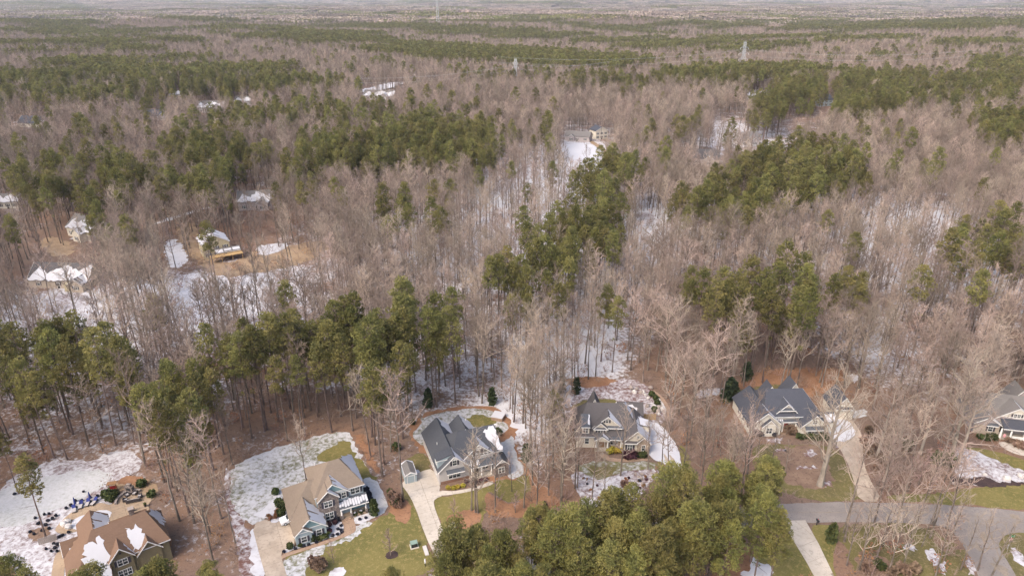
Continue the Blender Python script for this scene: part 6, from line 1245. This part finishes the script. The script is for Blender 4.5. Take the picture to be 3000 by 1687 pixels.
def text_mesh(s, size, mat, parent, loc, rot):
    c = bpy.data.curves.new('lettering', 'FONT'); c.body = s; c.size = size; c.align_x = 'CENTER'; c.align_y = 'CENTER'; c.extrude = .004; t = bpy.data.objects.new('lettering', c); COL.objects.link(t)
    dg = bpy.context.evaluated_depsgraph_get(); me = bpy.data.meshes.new_from_object(t.evaluated_get(dg)); bpy.data.objects.remove(t); me.materials.clear(); me.materials.append(M[mat])
    o = link(bpy.data.objects.new('lettering', me), parent); o.location = loc; o.rotation_euler = rot
sx, sy = P(2951, 1606)
e = empty('stop_sign', (sx, sy, 0), math.radians(18), 'red STOP sign with green street-name blade at the corner', 'sign'); part('post', MB().box(-.04, .04, -.03, .03, 0, 3.0), 'galv', e)
oc = [(.42 * math.cos(math.radians(22.5 + 45 * k)), .42 * math.sin(math.radians(22.5 + 45 * k))) for k in range(8)]
pn = obj('sign_panel', [(x, -.05, 2.2 + z) for x, z in oc] + [(x, -.035, 2.2 + z) for x, z in oc], [tuple(range(8)), tuple(range(15, 7, -1))] + [(k, 8 + k, 8 + (k + 1) % 8, (k + 1) % 8) for k in range(8)], M['sign_white'], e)
oc = [(.39 * math.cos(math.radians(22.5 + 45 * k)), .39 * math.sin(math.radians(22.5 + 45 * k))) for k in range(8)]
obj('sign_face', [(x, -.054, 2.2 + z) for x, z in oc], [tuple(range(8))], M['sign_red'], pn); text_mesh('STOP', .32, 'sign_white', pn, (0, -.056, 2.2), (math.radians(90), 0, 0))
part('street_blade', MB().box(-.1, .95, -.02, .0, 2.8, 3.02), 'sign_green', e); part('cross_blade', MB().box(-.02, .0, -.5, .5, 3.04, 3.26), 'sign_green', e); part('blade_stripe', MB().box(.05, .8, -.026, -.021, 2.88, 2.93), 'sign_white', e)
hb = [q for q in HOUSES if q.root.name == 'mauve_house'][0]; x, y = hb.world(5.2, -1.75); e = empty('garden_flag', (x, y, 0), hb.a, 'small pink flag on a stand by the porch steps', 'flag'); part('stand', MB().cone((0, 0, 0), (0, 0, 1.7), .025, .025, 6), 'post_dark', e)
fv = [(.05 + .11 * i, .05 * math.sin(i * 1.3), z) for z in (.8, 1.65) for i in range(6)]; obj('flag_cloth', fv, [(i, i + 1, i + 7, i + 6) for i in range(5)], M['flag_pink'], e)
e = empty('woodpile', (*W1(3, 1160, 240), .05), math.radians(-18), 'snow-covered timber deck box in the back lawn of the grey gabled house', 'box'); part('crate', MB().box(-1.4, 1.4, -1.4, 1.4, 0, .9), 'walk_brown', e); part('snow', MB().box(-1.45, 1.45, -1.45, 1.45, .902, 1.02), 'snow', e)
# ------------------------------------------------------------------ pylons, wires, mast
def pylon(px, py, H, w, label, arms, name='power_pylon', th=1.0):
    x, y = P(px, py); z = float(elev(x, y)); e = empty(name, (x, y, z), .2, label, 'pylon'); lv = [0, .25, .45, .6, .72, .82, .91, 1.0]; hw = lambda f: w * (1 - .82 * min(1, f / .72)) * .5 + .35
    for sx_, sy_ in ((-1, -1), (1, -1), (1, 1), (-1, 1)):
        m = MB()
        for a, b in zip(lv[:-1], lv[1:]): m.cone((sx_ * hw(a), sy_ * hw(a), a * H), (sx_ * hw(b), sy_ * hw(b), b * H), .17 * th, .15 * th, 4)
        part('leg', m, 'galv', e)
    for a, b in zip(lv[:-1], lv[1:]):
        m = MB(); c = [(-1, -1), (1, -1), (1, 1), (-1, 1)]
        for k in range(4):
            p, q = c[k], c[(k + 1) % 4]
            m.cone((p[0] * hw(a), p[1] * hw(a), a * H), (q[0] * hw(b), q[1] * hw(b), b * H), .1, .1, 3); m.cone((q[0] * hw(a), q[1] * hw(a), a * H), (p[0] * hw(b), p[1] * hw(b), b * H), .1, .1, 3); m.cone((p[0] * hw(b), p[1] * hw(b), b * H), (q[0] * hw(b), q[1] * hw(b), b * H), .09, .09, 3)
        part('bracing', m, 'galv', e)
    tips = []
    for f, L in arms:
        for s in (-1, 1):
            m = MB(); m.cone((s * hw(f), 0, f * H), (s * L, 0, f * H - .3), .16, .1, 4); m.cone((s * hw(f), 0, f * H + 2.2), (s * L, 0, f * H - .3), .12, .1, 4); a_ = part('cross_arm', m, 'galv', e)
            part('insulator', MB().cone((s * L, 0, f * H - .3), (s * L, 0, f * H - 2.2), .18, .18, 5), 'trim', a_); tips.append((x + s * L * math.cos(.2), y + s * L * math.sin(.2), z + f * H - 2.2))
    return tips
t1 = pylon(2169, 240, 46, 9, 'grey lattice pylon with three pairs of arms above the bare woods', ((.58, 5.5), (.72, 6.5), (.86, 5.0)))
t2 = pylon(1510, 275, 36, 6, 'grey lattice pylon half sunk in the pine woods', ((.78, 3.0), (.9, 2.4)))
pylon(1284, 90, 120, 9, 'slim grey lattice mast standing above the far tree line', (), 'radio_mast', 2.0)
def wire(a, b, sag, label, grp):
    a = np.array(a); b = np.array(b); pts = [tuple(a + (b - a) * k / 12 - np.array((0, 0, sag * 4 * (k / 12) * (1 - k / 12)))) for k in range(13)]; o = MB().tube([tuple(np.array(p) - pts[0]) for p in pts], .045, 3).obj('power_line', M['galv']); o.location = pts[0]; tag(o, label, 'wire', grp)
for k, t in enumerate(t1):
    wire(t, (t[0] + 330, t[1] + 60, t[2] - 4), 7, 'thin wire running from the tall pylon towards the right woods', 'wires of the tall pylon'); wire(t, (t[0] - 300, t[1] - 30, t[2] - 6), 7, 'thin wire running from the tall pylon towards the middle woods', 'wires of the tall pylon, other side')
for t in t2[:4]:
    wire(t, (t[0] - 150, t[1] - 95, t[2] - 4), 4, 'thin wire running from the half-sunk pylon down over the snowy field', 'wires of the half-sunk pylon'); wire(t, (t[0] + 120, t[1] + 80, t[2] - 2), 4, 'thin wire running from the half-sunk pylon over the pines', 'wires of the half-sunk pylon, other side')
# ------------------------------------------------------------------ the air
def haze():
    m = bpy.data.materials.new('haze'); m.use_nodes = True; nt = m.node_tree; nt.nodes.remove(nt.nodes['Principled BSDF']); v = nt.nodes.new('ShaderNodeVolumePrincipled')
    v.inputs['Color'].default_value = (.93, .95, 1.0, 1); v.inputs['Density'].default_value = HAZE_DENSITY; v.inputs['Anisotropy'].default_value = .2
    nt.links.new(v.outputs[0], nt.nodes['Material Output'].inputs['Volume'])
    o = MB().box(-46000, 46000, -12500, 48500, -80, 230).obj('haze', m); tag(o, 'thin pale haze over the woods', None, None, 'stuff')
HAZE_DENSITY = 5.5e-5
haze()
